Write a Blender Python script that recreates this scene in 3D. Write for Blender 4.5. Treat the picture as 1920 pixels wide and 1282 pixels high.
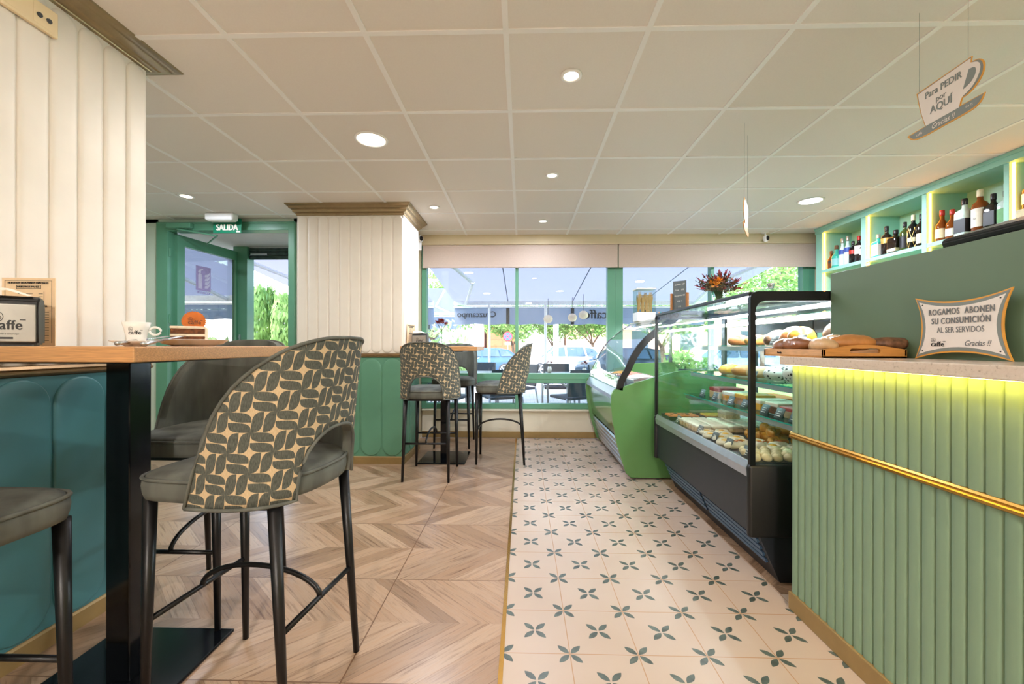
import bpy, bmesh, math, random
from mathutils import Vector, Matrix
random.seed(7)
for o in list(bpy.data.objects): bpy.data.objects.remove(o)
SC = bpy.context.scene
COL = SC.collection
PI = math.pi
# ---------------------------------------------------------------- camera, sky, sun, exposure
EYE = 1.115
cd = bpy.data.cameras.new('camera'); cam = bpy.data.objects.new('camera', cd); COL.objects.link(cam)
cd.sensor_width = 36.0; cd.sensor_fit = 'HORIZONTAL'; cd.lens = 779.82*36/1920
cd.shift_y = 6.98/1920; cd.clip_start = 0.03; cd.clip_end = 300
YAW, ROLL = 0.02494, 0.00176
R_ = Vector((math.cos(YAW)*math.cos(ROLL), math.sin(YAW)*math.cos(ROLL), ROLL)).normalized()
F_ = Vector((-math.sin(YAW), math.cos(YAW), 0)).normalized()
U_ = R_.cross(F_).normalized()
cam.matrix_world = Matrix(((R_.x, U_.x, -F_.x, 0), (R_.y, U_.y, -F_.y, 0), (R_.z, U_.z, -F_.z, EYE), (0, 0, 0, 1)))
SC.camera = cam
W = bpy.data.worlds.new('sky'); SC.world = W; W.use_nodes = True
wn = W.node_tree; bgn = wn.nodes['Background']
sky = wn.nodes.new('ShaderNodeTexSky'); sky.sky_type = 'NISHITA'; sky.sun_disc = False
sky.sun_elevation = math.radians(52); sky.sun_rotation = math.radians(200); sky.air_density = 1.3; sky.dust_density = 2.0
wn.links.new(sky.outputs[0], bgn.inputs[0]); bgn.inputs[1].default_value = 1.7
sd = bpy.data.lights.new('sun', 'SUN'); sd.energy = 4.2; sd.angle = math.radians(1.0); sd.color = (1.0, .95, .86)
sun = bpy.data.objects.new('sun', sd); COL.objects.link(sun)
sun.rotation_euler = Vector((.30, .62, -.95)).to_track_quat('-Z', 'Y').to_euler()
vs = SC.view_settings
SC.display_settings.display_device = 'sRGB'
vs.view_transform = 'Standard'; vs.look = 'None'; vs.exposure = 0.24; vs.gamma = 1.0; vs.use_curve_mapping = False
SC.cycles.max_bounces = 8; SC.cycles.diffuse_bounces = 4; SC.cycles.glossy_bounces = 3
SC.cycles.transmission_bounces = 6; SC.cycles.transparent_max_bounces = 16
SC.cycles.caustics_reflective = False; SC.cycles.caustics_refractive = False
SC.cycles.sample_clamp_indirect = 6.0

# ---------------------------------------------------------------- materials
def lin(h):
    h = h.lstrip('#'); c = [int(h[i:i+2], 16)/255 for i in (0, 2, 4)]
    return tuple((v/12.92 if v <= .04045 else ((v+.055)/1.055)**2.4) for v in c) + (1,)
class N:
    """tiny node helper"""
    def __init__(s, name):
        s.m = bpy.data.materials.new(name); s.m.use_nodes = True
        s.t = s.m.node_tree; s.b = s.t.nodes['Principled BSDF']; s.o = s.t.nodes['Material Output']
    def n(s, typ, **k):
        x = s.t.nodes.new(typ)
        for a, v in k.items(): setattr(x, a, v)
        return x
    def l(s, a, b): s.t.links.new(a, b)
    def v(s, inp, x):
        if isinstance(x, (int, float, tuple)): inp.default_value = x
        else: s.l(x, inp)
    def math(s, op, a, b=0.0, c=0.0):
        x = s.n('ShaderNodeMath', operation=op); s.v(x.inputs[0], a); s.v(x.inputs[1], b); s.v(x.inputs[2], c); return x.outputs[0]
    def mix(s, f, a, b, mode='MIX'):
        x = s.n('ShaderNodeMix', data_type='RGBA', blend_type=mode); s.v(x.inputs[0], f); s.v(x.inputs[6], a); s.v(x.inputs[7], b); return x.outputs[2]
    def xyz(s, kind='Object'):
        c = s.n('ShaderNodeTexCoord').outputs[kind]; x = s.n('ShaderNodeSeparateXYZ'); s.l(c, x.inputs[0]); return c, x.outputs[0], x.outputs[1], x.outputs[2]
    def comb(s, x, y, z=0.0):
        c = s.n('ShaderNodeCombineXYZ')
        s.v(c.inputs[0], x); s.v(c.inputs[1], y); s.v(c.inputs[2], z); return c.outputs[0]
    def noise(s, vec, scale, detail=3, rough=.5):
        x = s.n('ShaderNodeTexNoise'); s.l(vec, x.inputs['Vector']); x.inputs['Scale'].default_value = scale
        x.inputs['Detail'].default_value = detail; x.inputs['Roughness'].default_value = rough; return x.outputs['Fac']
    def ramp(s, f, *stops):
        x = s.n('ShaderNodeValToRGB'); s.l(f, x.inputs[0]); e = x.color_ramp.elements
        while len(e) < len(stops): e.new(.5)
        for i, (p, c) in enumerate(stops): e[i].position = p; e[i].color = c
        return x.outputs[0]
    def bump(s, h, strength=.2, dist=.002):
        x = s.n('ShaderNodeBump'); x.inputs['Strength'].default_value = strength; x.inputs['Distance'].default_value = dist
        s.l(h, x.inputs['Height']); s.l(x.outputs[0], s.b.inputs['Normal'])
    def set(s, col=None, rough=None, metal=None):
        if col is not None: s.v(s.b.inputs['Base Color'], col)
        if rough is not None: s.v(s.b.inputs['Roughness'], rough)
        if metal is not None: s.v(s.b.inputs['Metallic'], metal)
        return s.m
M = {}
def pm(name, h, rough=.5, metal=0.0, var=.08, scale=30, bump=0.0, stretch=None, trans=None):
    """painted/plain surface with slight procedural mottling"""
    k = N(name); c = lin(h)
    co = k.n('ShaderNodeTexCoord').outputs['Object']
    if stretch:
        mp = k.n('ShaderNodeMapping'); mp.inputs['Scale'].default_value = stretch; k.l(co, mp.inputs[0]); co = mp.outputs[0]
    f = k.noise(co, scale)
    d = tuple(v*(1-var) for v in c[:3])+(1,); u = tuple(min(1, v*(1+var)) for v in c[:3])+(1,)
    k.set(k.ramp(f, (.3, d), (.7, u)), rough, metal)
    if bump: k.bump(f, bump)
    M[name] = k.m; return k.m
def emit(name, h, s):
    k = N(name); k.set(lin(h), .6); k.b.inputs['Emission Color'].default_value = lin(h); k.b.inputs['Emission Strength'].default_value = s
    M[name] = k.m; return k.m
def glass(name, tint=(.95, .98, .97, 1), refl=.9, base=.05, rough=.0):
    k = N(name); t = k.n('ShaderNodeBsdfTransparent'); t.inputs[0].default_value = tint
    g = k.n('ShaderNodeBsdfGlossy'); g.inputs['Roughness'].default_value = rough
    fr = k.n('ShaderNodeFresnel'); k.l(k.math('MULTIPLY_ADD', k.n('ShaderNodeNewGeometry').outputs['Backfacing'], 1/1.3-1.3, 1.3), fr.inputs[0])
    f = k.math('MULTIPLY_ADD', fr.outputs[0], refl, base*.3)
    mx = k.n('ShaderNodeMixShader'); k.l(f, mx.inputs[0]); k.l(t.outputs[0], mx.inputs[1]); k.l(g.outputs[0], mx.inputs[2])
    k.l(mx.outputs[0], k.o.inputs[0]); M[name] = k.m; return k.m
pm('cream', '#ece5da', .45, var=.02, scale=8); pm('green_dado_shaded', '#487f84', .38, var=.03, scale=8); pm('green_dado', '#5c9076', .4, var=.03, scale=8)  # left dado: same green, its bluish shade put into the colour
pm('bronze', '#a08c6a', .32, .65, .08, 20); pm('gold', '#7d6340', .35, .45, .08, 20); pm('brass', '#c99a4e', .22, .9, .05, 20)
pm('skirting', '#9a7f50', .45, .25, .06, 20)
pm('frame_green', '#5e987b', .3, 0, .03, 6); pm('shelf_green', '#98d0bc', .45, 0, .02, 6); pm('counter_green', '#7f9a80', .45, 0, .03, 6)
pm('panel_green', '#60785f', .5, 0, .03, 5); pm('case_green', '#628f56', .12, 0, .03, 5); pm('pale_green', '#cfdccb', .6, 0, .03, 5)
pm('beige', '#d6c6a4', .6, 0, .03, 5); pm('sill', '#e6dcc6', .6, 0, .03, 5); pm('white', '#fbfaf9', .5, 0, .02, 10); pm('plaster', '#e9e4dc', .8, 0, .02, 10)
pm('blind', '#c9b6a8', .8, 0, .03, 60); pm('black', '#0c0c0e', .35, .2, .15, 20); pm('black_gloss', '#101216', .12, .3, .1, 10); pm('black_metal', '#1b1a1b', .38, .4, .12, 20)
pm('black_plastic', '#0b0b0d', .45, 0, .1, 20); pm('steel', '#c4c8cc', .25, .9, .05, 20); pm('alu', '#b9bec6', .3, .8, .05, 20); pm('dark_grey', '#25292f', .4, .2, .08, 20)
pm('louvre', '#4d6a88', .35, .5, .06, 20); pm('porcelain', '#f6f2ec', .15, 0, .02, 10); pm('ink', '#2a2a2c', .6, 0, .05, 20); pm('grey_ink', '#75777a', .6, 0, .05, 20)
pm('sign_orange', '#e0a040', .5, 0, .04, 20); pm('sign_grey', '#7f8784', .5, 0, .04, 20); pm('sign_white', '#ece4de', .5, 0, .02, 20); pm('exit_green', '#0c7a58', .4, 0, .05, 20)
pm('paper', '#efd3ad', .7, 0, .04, 20); pm('napkin', '#efe6da', .8, 0, .03, 40); pm('slate', '#5d676a', .6, 0, .12, 60); pm('chalk', '#e8e8e4', .7)
pm('socket', '#f3ddb4', .4, 0, .02, 20); pm('bamboo', '#c68a45', .4, 0, .18, 6, stretch=(2, 12, 60)); pm('tray_wood', '#d9a878', .45, 0, .12, 6, stretch=(60, 4, 30))
pm('table_wood', '#c4925f', .42, 0, .20, 5, stretch=(3, 40, 60)); pm('wood_brown', '#a9713f', .5, 0, .2, 20, stretch=(4, 4, 30)); pm('fork_wood', '#d9a868', .6, 0, .15, 40)
pm('velvet', '#5c5e57', .8, 0, .38, 14, .2, (1, 1, .25)); pm('bread', '#c98848', .4, 0, .25, 14, .3); pm('bread_pale', '#e0b888', .45, 0, .2, 14, .3); pm('bread_dark', '#6e4c34', .5, 0, .45, 60, .6)
pm('crust_brown', '#94592b', .4, 0, .3, 14, .3); pm('croissant', '#e59a33', .32, 0, .3, 18, .3); pm('cream_white', '#f4e6cf', .6, 0, .1, 30, .3); pm('choux', '#e9d2a6', .6, 0, .14, 30, .3)
pm('custard', '#f0b040', .35, 0, .15, 20); pm('choco', '#4a2f20', .5, 0, .3, 30, .3); pm('cake', '#6a3c1c', .8, 0, .5, 90, .8); pm('frosting', '#efe0c8', .6, 0, .08, 60, .3); pm('biscuit', '#c76a24', .7, 0, .2, 40, .3)
pm('tart_red', '#b0433a', .4, 0, .3, 30, .3); pm('crumble', '#e8cfa0', .8, 0, .25, 70, .6); pm('cookies_cream', '#eee9e0', .5, 0, .08, 20); pm('steel_dark', '#5a6068', .35, .7, .05, 20)
pm('liq_amber', '#7a3d10', .06, 0, .2, 10); pm('liq_dark', '#1d120c', .06, 0, .2, 10); pm('liq_black', '#0b0b0d', .06, 0, .2, 10); pm('liq_wine', '#1d1416', .06, 0, .2, 10); pm('liq_teal', '#3fae9a', .06, 0, .1, 10); pm('liq_blue', '#8fc4c4', .05, 0, .06, 10)
pm('liq_clear', '#cfe3dc', .05, 0, .05, 10); pm('liq_green', '#3c4a22', .06, 0, .2, 10); pm('plate_metal', '#a09d96', .32, .6, .05, 20); pm('label_white', '#efe9dc', .6); pm('label_blue', '#2a4b9c', .5); pm('label_green', '#4f9c4a', .5); pm('label_cream', '#d9cda8', .6); pm('label_gold', '#c09a50', .4, .5); pm('label_black', '#17171a', .5)
pm('cap_red', '#b5281e', .4); pm('cap_black', '#161416', .4); pm('cap_cork', '#6a4a30', .7); pm('cap_cream', '#e8d9b4', .5); pm('cap_silver', '#c8c4b8', .3, .7)
pm('petal_red', '#8c262a', .6, 0, .3, 60); pm('petal_orange', '#e79a2a', .6, 0, .2, 60); pm('petal_pink', '#c06a5a', .6, 0, .2, 60); pm('stem_green', '#4c5a2c', .7, 0, .3, 40); pm('leaf_dark', '#55402a', .6, 0, .3, 40)
pm('asphalt', '#a9a9b0', .85, 0, .1, 4); pm('car_white', '#eef0f4', .15, 0, .02, 2); pm('car_blue', '#2f4c78', .15, .3, .05, 2); pm('car_grey', '#8494a8', .15, .3, .05, 2); pm('car_dark', '#22303f', .12, .3, .05, 2); pm('car_glass', '#33465a', .05, .2, .1, 2)
pm('tyre', '#2c2f36', .8); pm('brick', '#b4573a', .85, 0, .12, 3); pm('wall_pink', '#d9a48a', .85, 0, .05, 1); pm('wall_white', '#efece8', .85, 0, .03, 1); pm('bark', '#6a5344', .9, 0, .3, 30)
pm('sign_red', '#cc2030', .4); pm('sign_blue', '#2a4fae', .4); pm('lantern', '#f0dcc0', .7); pm('rattan', '#3a4656', .5, 0, .2, 80, .4); pm('shutter', '#4a5a58', .4, .5, .3, 14); pm('grass', '#7fa648', .9, 0, .3, 6); pm('post_white', '#eef0f2', .5)
glass('pane', (.93, .97, .96, 1), .8, .06); glass('case_glass', (.95, .985, .975, 1), .9, .08); glass('clear', (.9, .95, .95, 1), .9, .1); glass('shelf_glass', (.75, .93, .9, 1), .8, .1); glass('smoked', (.72, .76, .75, 1), .9, .1); glass('wrap', (.98, .98, .98, 1), .5, .06, .08)
emit('lamp_warm', '#fff0d8', 9); emit('lamp_white', '#fffaf0', 9); emit('led_warm', '#ff9c34', 24); emit('led_counter', '#ffd458', 42); emit('led_cold', '#f6f8ff', 105)
pm('teal_edge', '#1fa596', .2, 0, .05, 10)
def leafmat(name, a, b):
    k = N(name); co = k.n('ShaderNodeTexCoord').outputs['Object']; f = k.noise(co, 3.5, 2)
    c = k.ramp(f, (.3, lin(a)), (.7, lin(b))); k.set(c, .6)
    tr = k.n('ShaderNodeBsdfTranslucent'); k.l(c, tr.inputs[0]); mx = k.n('ShaderNodeMixShader'); mx.inputs[0].default_value = .45
    k.l(k.b.outputs[0], mx.inputs[1]); k.l(tr.outputs[0], mx.inputs[2]); k.l(mx.outputs[0], k.o.inputs[0]); M[name] = k.m
leafmat('foliage', '#5c8238', '#98b866'); leafmat('hedge', '#4f7638', '#8fae62'); leafmat('bush', '#7c9a54', '#c2d69a')
def fabric(name, h, t):
    k = N(name); co = k.n('ShaderNodeTexCoord').outputs['Object']; f = k.noise(co, 40, 2); c = lin(h)
    k.set(k.ramp(f, (.3, tuple(v*.92 for v in c[:3])+(1,)), (.7, c)), .85)
    tr = k.n('ShaderNodeBsdfTranslucent'); tr.inputs[0].default_value = c; mx = k.n('ShaderNodeMixShader'); mx.inputs[0].default_value = t
    k.l(k.b.outputs[0], mx.inputs[1]); k.l(tr.outputs[0], mx.inputs[2]); k.l(mx.outputs[0], k.o.inputs[0]); M[name] = k.m
fabric('awning', '#8c8b9b', .32); fabric('valance', '#7f8798', .3)
# chevron wood floor -----------------------------------------------------------
k = N('chevron'); co, x, y, z = k.xyz()
ys = k.math('SUBTRACT', y, .14)                                  # grout rows every 0.61 m
t = k.math('PINGPONG', ys, .305)
band = k.math('FLOOR', k.math('DIVIDE', ys, .305))
p = k.math('DIVIDE', k.math('SUBTRACT', x, k.math('MULTIPLY', t, 1.12)), .118)
pid = k.math('FLOOR', p); pf = k.math('FRACT', p)
wn_ = k.n('ShaderNodeTexWhiteNoise', noise_dimensions='2D'); k.l(k.comb(pid, band), wn_.inputs['Vector']); r = wn_.outputs['Value']
gr = k.noise(k.comb(k.math('MULTIPLY', p, 2.2), k.math('MULTIPLY', t, 2.2), k.math('MULTIPLY', r, 30.0)), 3.0, 6, .65)
c = k.ramp(r, (0, lin('#92755c')), (.3, lin('#a6886e')), (.7, lin('#b49980')), (1, lin('#8a6e56')))
c = k.mix(.85, c, k.ramp(gr, (.28, lin('#98795e')), (.5, lin('#ffffff')), (.75, lin('#f2ddc4'))), 'MULTIPLY')
j1 = k.math('LESS_THAN', k.math('MINIMUM', pf, k.math('SUBTRACT', 1.0, pf)), .012)
j2 = k.math('LESS_THAN', k.math('PINGPONG', ys, .305), .0022)
gx = k.math('LESS_THAN', k.math('PINGPONG', k.math('SUBTRACT', x, -.6), .6), .0025)
jj = k.math('MAXIMUM', k.math('MULTIPLY', j1, .55), k.math('MAXIMUM', j2, gx))
c = k.mix(jj, c, lin('#6a4a32'))
k.set(c, k.math('MULTIPLY_ADD', gr, .12, .24)); k.bump(k.math('SUBTRACT', gr, k.math('MULTIPLY', jj, 1.2)), .10, .002); M['chevron'] = k.m
# cement tile with leaf motif ---------------------------------------------------
k = N('motif_tile'); co, x, y, z = k.xyz(); T = .24649
u = k.math('DIVIDE', k.math('SUBTRACT', x, -.0723), T); v = k.math('DIVIDE', k.math('SUBTRACT', y, 3.9752), T)
def half(q): return k.math('SUBTRACT', k.math('FRACT', k.math('ADD', q, 100.5)), .5)
a = half(k.math('ADD', u, v)); b = half(k.math('SUBTRACT', u, v))
def petal(a, b):
    s = k.math('DIVIDE', k.math('SUBTRACT', k.math('ABSOLUTE', a), .025), .31)
    s = k.math('MINIMUM', k.math('MAXIMUM', s, 0.0), 1.0)
    w = k.math('MULTIPLY', k.math('POWER', k.math('SINE', k.math('MULTIPLY', s, PI)), .85), .066)
    return k.math('LESS_THAN', k.math('ABSOLUTE', b), w)
m = k.math('MAXIMUM', petal(a, b), petal(b, a))
ns = k.noise(co, 26, 4)
gu = k.math('LESS_THAN', k.math('ABSOLUTE', half(u)), .007); gv = k.math('LESS_THAN', k.math('ABSOLUTE', half(v)), .007)
g = k.math('MAXIMUM', gu, gv)
c = k.mix(k.noise(co, 3, 4), lin('#b8a290'), lin('#c6b4a5'))
c = k.mix(g, c, lin('#ad8560'))
c = k.mix(m, c, k.ramp(ns, (.3, lin('#3a443e')), (.7, lin('#5e6a63'))))
k.set(c, k.math('MULTIPLY_ADD', ns, .12, .27)); k.bump(k.math('MULTIPLY', g, -1.0), .25, .002); M['motif_tile'] = k.m
# ceiling panel -----------------------------------------------------------------
k = N('ceiling_tile'); co, x, y, z = k.xyz()
iu = k.math('FLOOR', k.math('DIVIDE', k.math('SUBTRACT', x, -.0721), .6)); iv = k.math('FLOOR', k.math('DIVIDE', k.math('SUBTRACT', y, 1.7534), .6))
w2 = k.n('ShaderNodeTexWhiteNoise', noise_dimensions='2D'); k.l(k.comb(iu, iv), w2.inputs['Vector'])
f = k.noise(co, 120, 4, .7)
c = k.mix(k.math('MULTIPLY', w2.outputs['Value'], .6), lin('#f1eae3'), lin('#f7f4f1'))
c = k.mix(k.math('MULTIPLY', f, .18), c, lin('#bfb2a6')); k.set(c, .9); k.bump(f, .12, .003); M['ceiling_tile'] = k.m
# leaf pattern upholstery (uv in metres) ------------------------------------------
k = N('leaf_fabric'); co, u, v, z = k.xyz('UV'); S = .055
def leaf(px, py):
    def arc(a, b): return k.math('LESS_THAN', k.math('ADD', k.math('POWER', a, 3.3), k.math('POWER', b, 3.3)), 1.0)
    ix = k.math('SUBTRACT', 1.0, px); iy = k.math('SUBTRACT', 1.0, py)
    return k.math('MULTIPLY', arc(ix, py), arc(px, iy))
U0 = k.math('ADD', k.math('DIVIDE', u, S), 100.0); V0 = k.math('ADD', k.math('DIVIDE', v, S), 100.0)
fu = k.math('FRACT', U0); fv = k.math('FRACT', V0)
chk = k.math('MODULO', k.math('ADD', k.math('FLOOR', U0), k.math('FLOOR', V0)), 2.0)
d2u = k.math('FRACT', k.math('MULTIPLY', fu, 2.0)); d2v = k.math('FRACT', k.math('MULTIPLY', fv, 2.0))
hz = leaf(k.math('SUBTRACT', 1.0, fu), d2v); vt = leaf(d2u, fv)
lf = k.n('ShaderNodeMix', data_type='FLOAT'); k.l(chk, lf.inputs[0]); k.l(hz, lf.inputs[2]); k.l(vt, lf.inputs[3]); lf = lf.outputs[0]
th = k.noise(k.comb(k.math('MULTIPLY', u, 500.0), k.math('MULTIPLY', v, 90.0)), 1.0, 3)
c = k.mix(lf, k.ramp(th, (.3, lin('#bfa680')), (.7, lin('#d2ba97'))), k.ramp(th, (.3, lin('#3a3e38')), (.7, lin('#5f625a'))))
k.set(c, .85); k.bump(th, .2, .002); M['leaf_fabric'] = k.m
# stone worktop -------------------------------------------------------------------
k = N('stone'); co, x, y, z = k.xyz(); f = k.noise(co, 90, 5, .7); h_ = k.noise(co, 14, 3)
c = k.ramp(f, (.34, lin('#b0a090')), (.42, lin('#d8c8b8')), (.8, lin('#e2d5c8'))); k.set(k.mix(k.math('MULTIPLY', h_, .2), c, lin('#c4b4a4')), .22); M['stone'] = k.m
# paving ----------------------------------------------------------------------------
k = N('paving'); co, x, y, z = k.xyz(); br = k.n('ShaderNodeTexBrick'); k.l(co, br.inputs[0]); br.inputs['Scale'].default_value = 3.0
br.inputs['Color1'].default_value = lin('#b0a49c'); br.inputs['Color2'].default_value = lin('#c4b8b0'); br.inputs['Mortar'].default_value = lin('#8c827c'); br.inputs['Mortar Size'].default_value = .015
k.set(br.outputs[0], .8); M['paving'] = k.m
k = N('brick_panel'); co, x, y, z = k.xyz(); br = k.n('ShaderNodeTexBrick'); k.l(k.comb(x, z), br.inputs[0]); br.inputs['Scale'].default_value = .5
br.inputs['Color1'].default_value = lin('#b8603f'); br.inputs['Color2'].default_value = lin('#a95538'); br.inputs['Mortar'].default_value = lin('#8a432c'); br.inputs['Mortar Size'].default_value = .01
k.set(br.outputs[0], .85); M['brick_panel'] = k.m
# ---------------------------------------------------------------- mesh helpers
class B:
    """collects shapes; out() links them as ONE mesh object"""
    def __init__(s): s.bm = bmesh.new(); s.mi = 0
    def _f(s, vs):
        try:
            f = s.bm.faces.new(vs); f.material_index = s.mi; return f
        except ValueError: return None
    def box(s, x0, x1, y0, y1, z0, z1, bev=0.0, seg=2):
        v = [s.bm.verts.new(p) for p in ((x0, y0, z0), (x1, y0, z0), (x1, y1, z0), (x0, y1, z0), (x0, y0, z1), (x1, y0, z1), (x1, y1, z1), (x0, y1, z1))]
        fs = [s._f([v[i] for i in q]) for q in ((3, 2, 1, 0), (4, 5, 6, 7), (0, 1, 5, 4), (1, 2, 6, 5), (2, 3, 7, 6), (3, 0, 4, 7))]
        if bev > 0:
            es = list({e for f in fs for e in f.edges})
            bmesh.ops.bevel(s.bm, geom=es, offset=bev, segments=seg, affect='EDGES', profile=.5)
        return s
    def rings(s, rings, closed=True, cap0=True, cap1=True):
        R = [[s.bm.verts.new(p) for p in r] for r in rings]
        for a, b in zip(R, R[1:]):
            n = len(a)
            for i in range(n if closed else n-1):
                j = (i+1) % n; s._f([a[i], a[j], b[j], b[i]])
        if cap0 and len(R[0]) > 2: s._f(R[0][::-1])
        if cap1 and len(R[-1]) > 2: s._f(R[-1])
        return s
    def lathe(s, prof, c=(0, 0, 0), n=24, cap0=True, cap1=True):
        return s.rings([[(c[0]+r*math.cos(2*PI*i/n), c[1]+r*math.sin(2*PI*i/n), c[2]+z) for i in range(n)] for r, z in prof], True, cap0, cap1)
    def tube(s, pts, r, n=8, r1=None, cap=True):
        P = [Vector(p) for p in pts]; out = []; up = None
        for i, p in enumerate(P):
            d = (P[min(i+1, len(P)-1)]-P[max(i-1, 0)]).normalized()
            if up is None:
                up = Vector((0, 0, 1)) if abs(d.z) < .9 else Vector((1, 0, 0))
            a = d.cross(up); a = a.normalized() if a.length > 1e-6 else Vector((1, 0, 0)); b = a.cross(d).normalized(); up = b
            rr = r if r1 is None else r+(r1-r)*i/(len(P)-1)
            out.append([p+rr*(math.cos(2*PI*j/n)*a+math.sin(2*PI*j/n)*b) for j in range(n)])
        return s.rings(out, True, cap, cap)
    def loop(s, pts, r, n=6):
        P = [Vector(p) for p in pts]; out = []; N_ = len(P)
        for i, p in enumerate(P):
            d = (P[(i+1) % N_]-P[i-1]).normalized(); up = Vector((0, 0, 1)) if abs(d.z) < .95 else Vector((1, 0, 0))
            a = d.cross(up).normalized(); b = a.cross(d).normalized()
            out.append([p+r*(math.cos(2*PI*j/n)*a+math.sin(2*PI*j/n)*b) for j in range(n)])
        return s.rings(out+[out[0]], True, False, False)
    def prism(s, poly, axis, a0, a1):
        """poly of 2-D points extruded along axis ('x': (y,z), 'y': (x,z), 'z': (x,y))"""
        def p3(p, a): return {'x': (a, p[0], p[1]), 'y': (p[0], a, p[1]), 'z': (p[0], p[1], a)}[axis]
        return s.rings([[p3(p, a0) for p in poly], [p3(p, a1) for p in poly]])
    def quad(s, a, b, c, d): s._f([s.bm.verts.new(p) for p in (a, b, c, d)]); return s
    def ball(s, c, r, n=12, m=8, sc=(1, 1, 1), rot=0.0, jit=0.0, flat=-1.0):
        R = []
        for i in range(m+1):
            th = -PI/2+PI*i/m
            ring = []
            for j in range(n):
                ph = 2*PI*j/n; q = r*(1+random.uniform(-jit, jit))
                x, y, z = q*math.cos(th)*math.cos(ph)*sc[0], q*math.cos(th)*math.sin(ph)*sc[1], max(flat*r*sc[2], q*math.sin(th)*sc[2])
                ring.append((c[0]+x*math.cos(rot)-y*math.sin(rot), c[1]+x*math.sin(rot)+y*math.cos(rot), c[2]+z))
            R.append(ring)
        return s.rings(R)
    def out(s, name, mat, parent=None, smooth=False, loc=None, rz=0, uv=None, autosmooth=None):
        me = bpy.data.meshes.new(name)
        bmesh.ops.remove_doubles(s.bm, verts=s.bm.verts, dist=1e-6)
        bmesh.ops.recalc_face_normals(s.bm, faces=s.bm.faces)
        if autosmooth:
            for e in s.bm.edges: e.smooth = not (len(e.link_faces) == 2 and e.calc_face_angle(0) > autosmooth)
            smooth = True
        if smooth:
            for f in s.bm.faces: f.smooth = True
        s.bm.to_mesh(me); s.bm.free()
        for m in (mat if isinstance(mat, (list, tuple)) else [mat]): me.materials.append(M[m] if isinstance(m, str) else m)
        o = bpy.data.objects.new(name, me); COL.objects.link(o)
        if parent: o.parent = parent
        if loc: o.location = loc
        o.rotation_euler.z = rz
        return o
def tag(o, label=None, cat=None, group=None, kind=None):
    if label: o['label'] = label
    if cat: o['category'] = cat
    if group: o['group'] = group
    if kind: o['kind'] = kind
    return o
def thing(name, label, cat, loc=(0, 0, 0), rz=0.0, group=None):
    o = bpy.data.objects.new(name, None); COL.objects.link(o); o.location = loc; o.rotation_euler.z = rz; o.empty_display_size = .1
    return tag(o, label, cat, group)
def struct(o, label=None, cat=None):
    o['kind'] = 'structure'
    if label: o['label'] = label
    if cat: o['category'] = cat
    return o
def dup(root, loc=None, rz=None, label=None, group=None, scale=None):
    kids = {}
    for o in bpy.data.objects:
        if o.parent: kids.setdefault(o.parent, []).append(o)
    def rec(o, par):
        c = o.copy(); COL.objects.link(c)
        if par: c.parent = par
        for ch in kids.get(o, []): rec(ch, c)
        return c
    r = rec(root, None)
    if loc is not None: r.location = loc
    if rz is not None: r.rotation_euler.z = rz
    if label: r['label'] = label
    if group: r['group'] = group
    if scale: r.scale = scale
    return r
def text(s, size, org, xd, yd, mat, parent=None, name='lettering', bold=0.0, align='CENTER', shear=0.0, sx=1.0, sp=1.0, ext=.0004):
    c = bpy.data.curves.new(name, 'FONT'); c.body = s; c.size = size; c.align_x = align; c.align_y = 'CENTER'; c.shear = shear
    c.space_character = sp; c.extrude = ext; c.resolution_u = 3
    o = bpy.data.objects.new(name, c); COL.objects.link(o)
    dg = bpy.context.evaluated_depsgraph_get(); me = bpy.data.meshes.new_from_object(o.evaluated_get(dg))
    bpy.data.objects.remove(o); bpy.data.curves.remove(c)
    xd = Vector(xd).normalized(); yd = Vector(yd).normalized(); zd = xd.cross(yd)
    if bold:
        bm = bmesh.new()
        for q, (dx, dy) in enumerate(((-1, 0), (-.33, .5), (.33, -.5), (1, 0))):
            m2 = me.copy(); m2.transform(Matrix.Translation((dx*bold*size*.8/max(sx, .4), dy*bold*size*.5, q*max(.0002, size*.004)))); bm.from_mesh(m2); bpy.data.meshes.remove(m2)
        bm.to_mesh(me); bm.free()
    me.transform(Matrix.Translation(Vector(org)) @ Matrix(((xd.x, yd.x, zd.x, 0), (xd.y, yd.y, zd.y, 0), (xd.z, yd.z, zd.z, 0), (0, 0, 0, 1))) @ Matrix.Diagonal((sx, 1, 1, 1)))
    me.materials.clear(); me.materials.append(M[mat])
    r = bpy.data.objects.new(name, me); COL.objects.link(r)
    if parent: r.parent = parent
    return r
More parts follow.
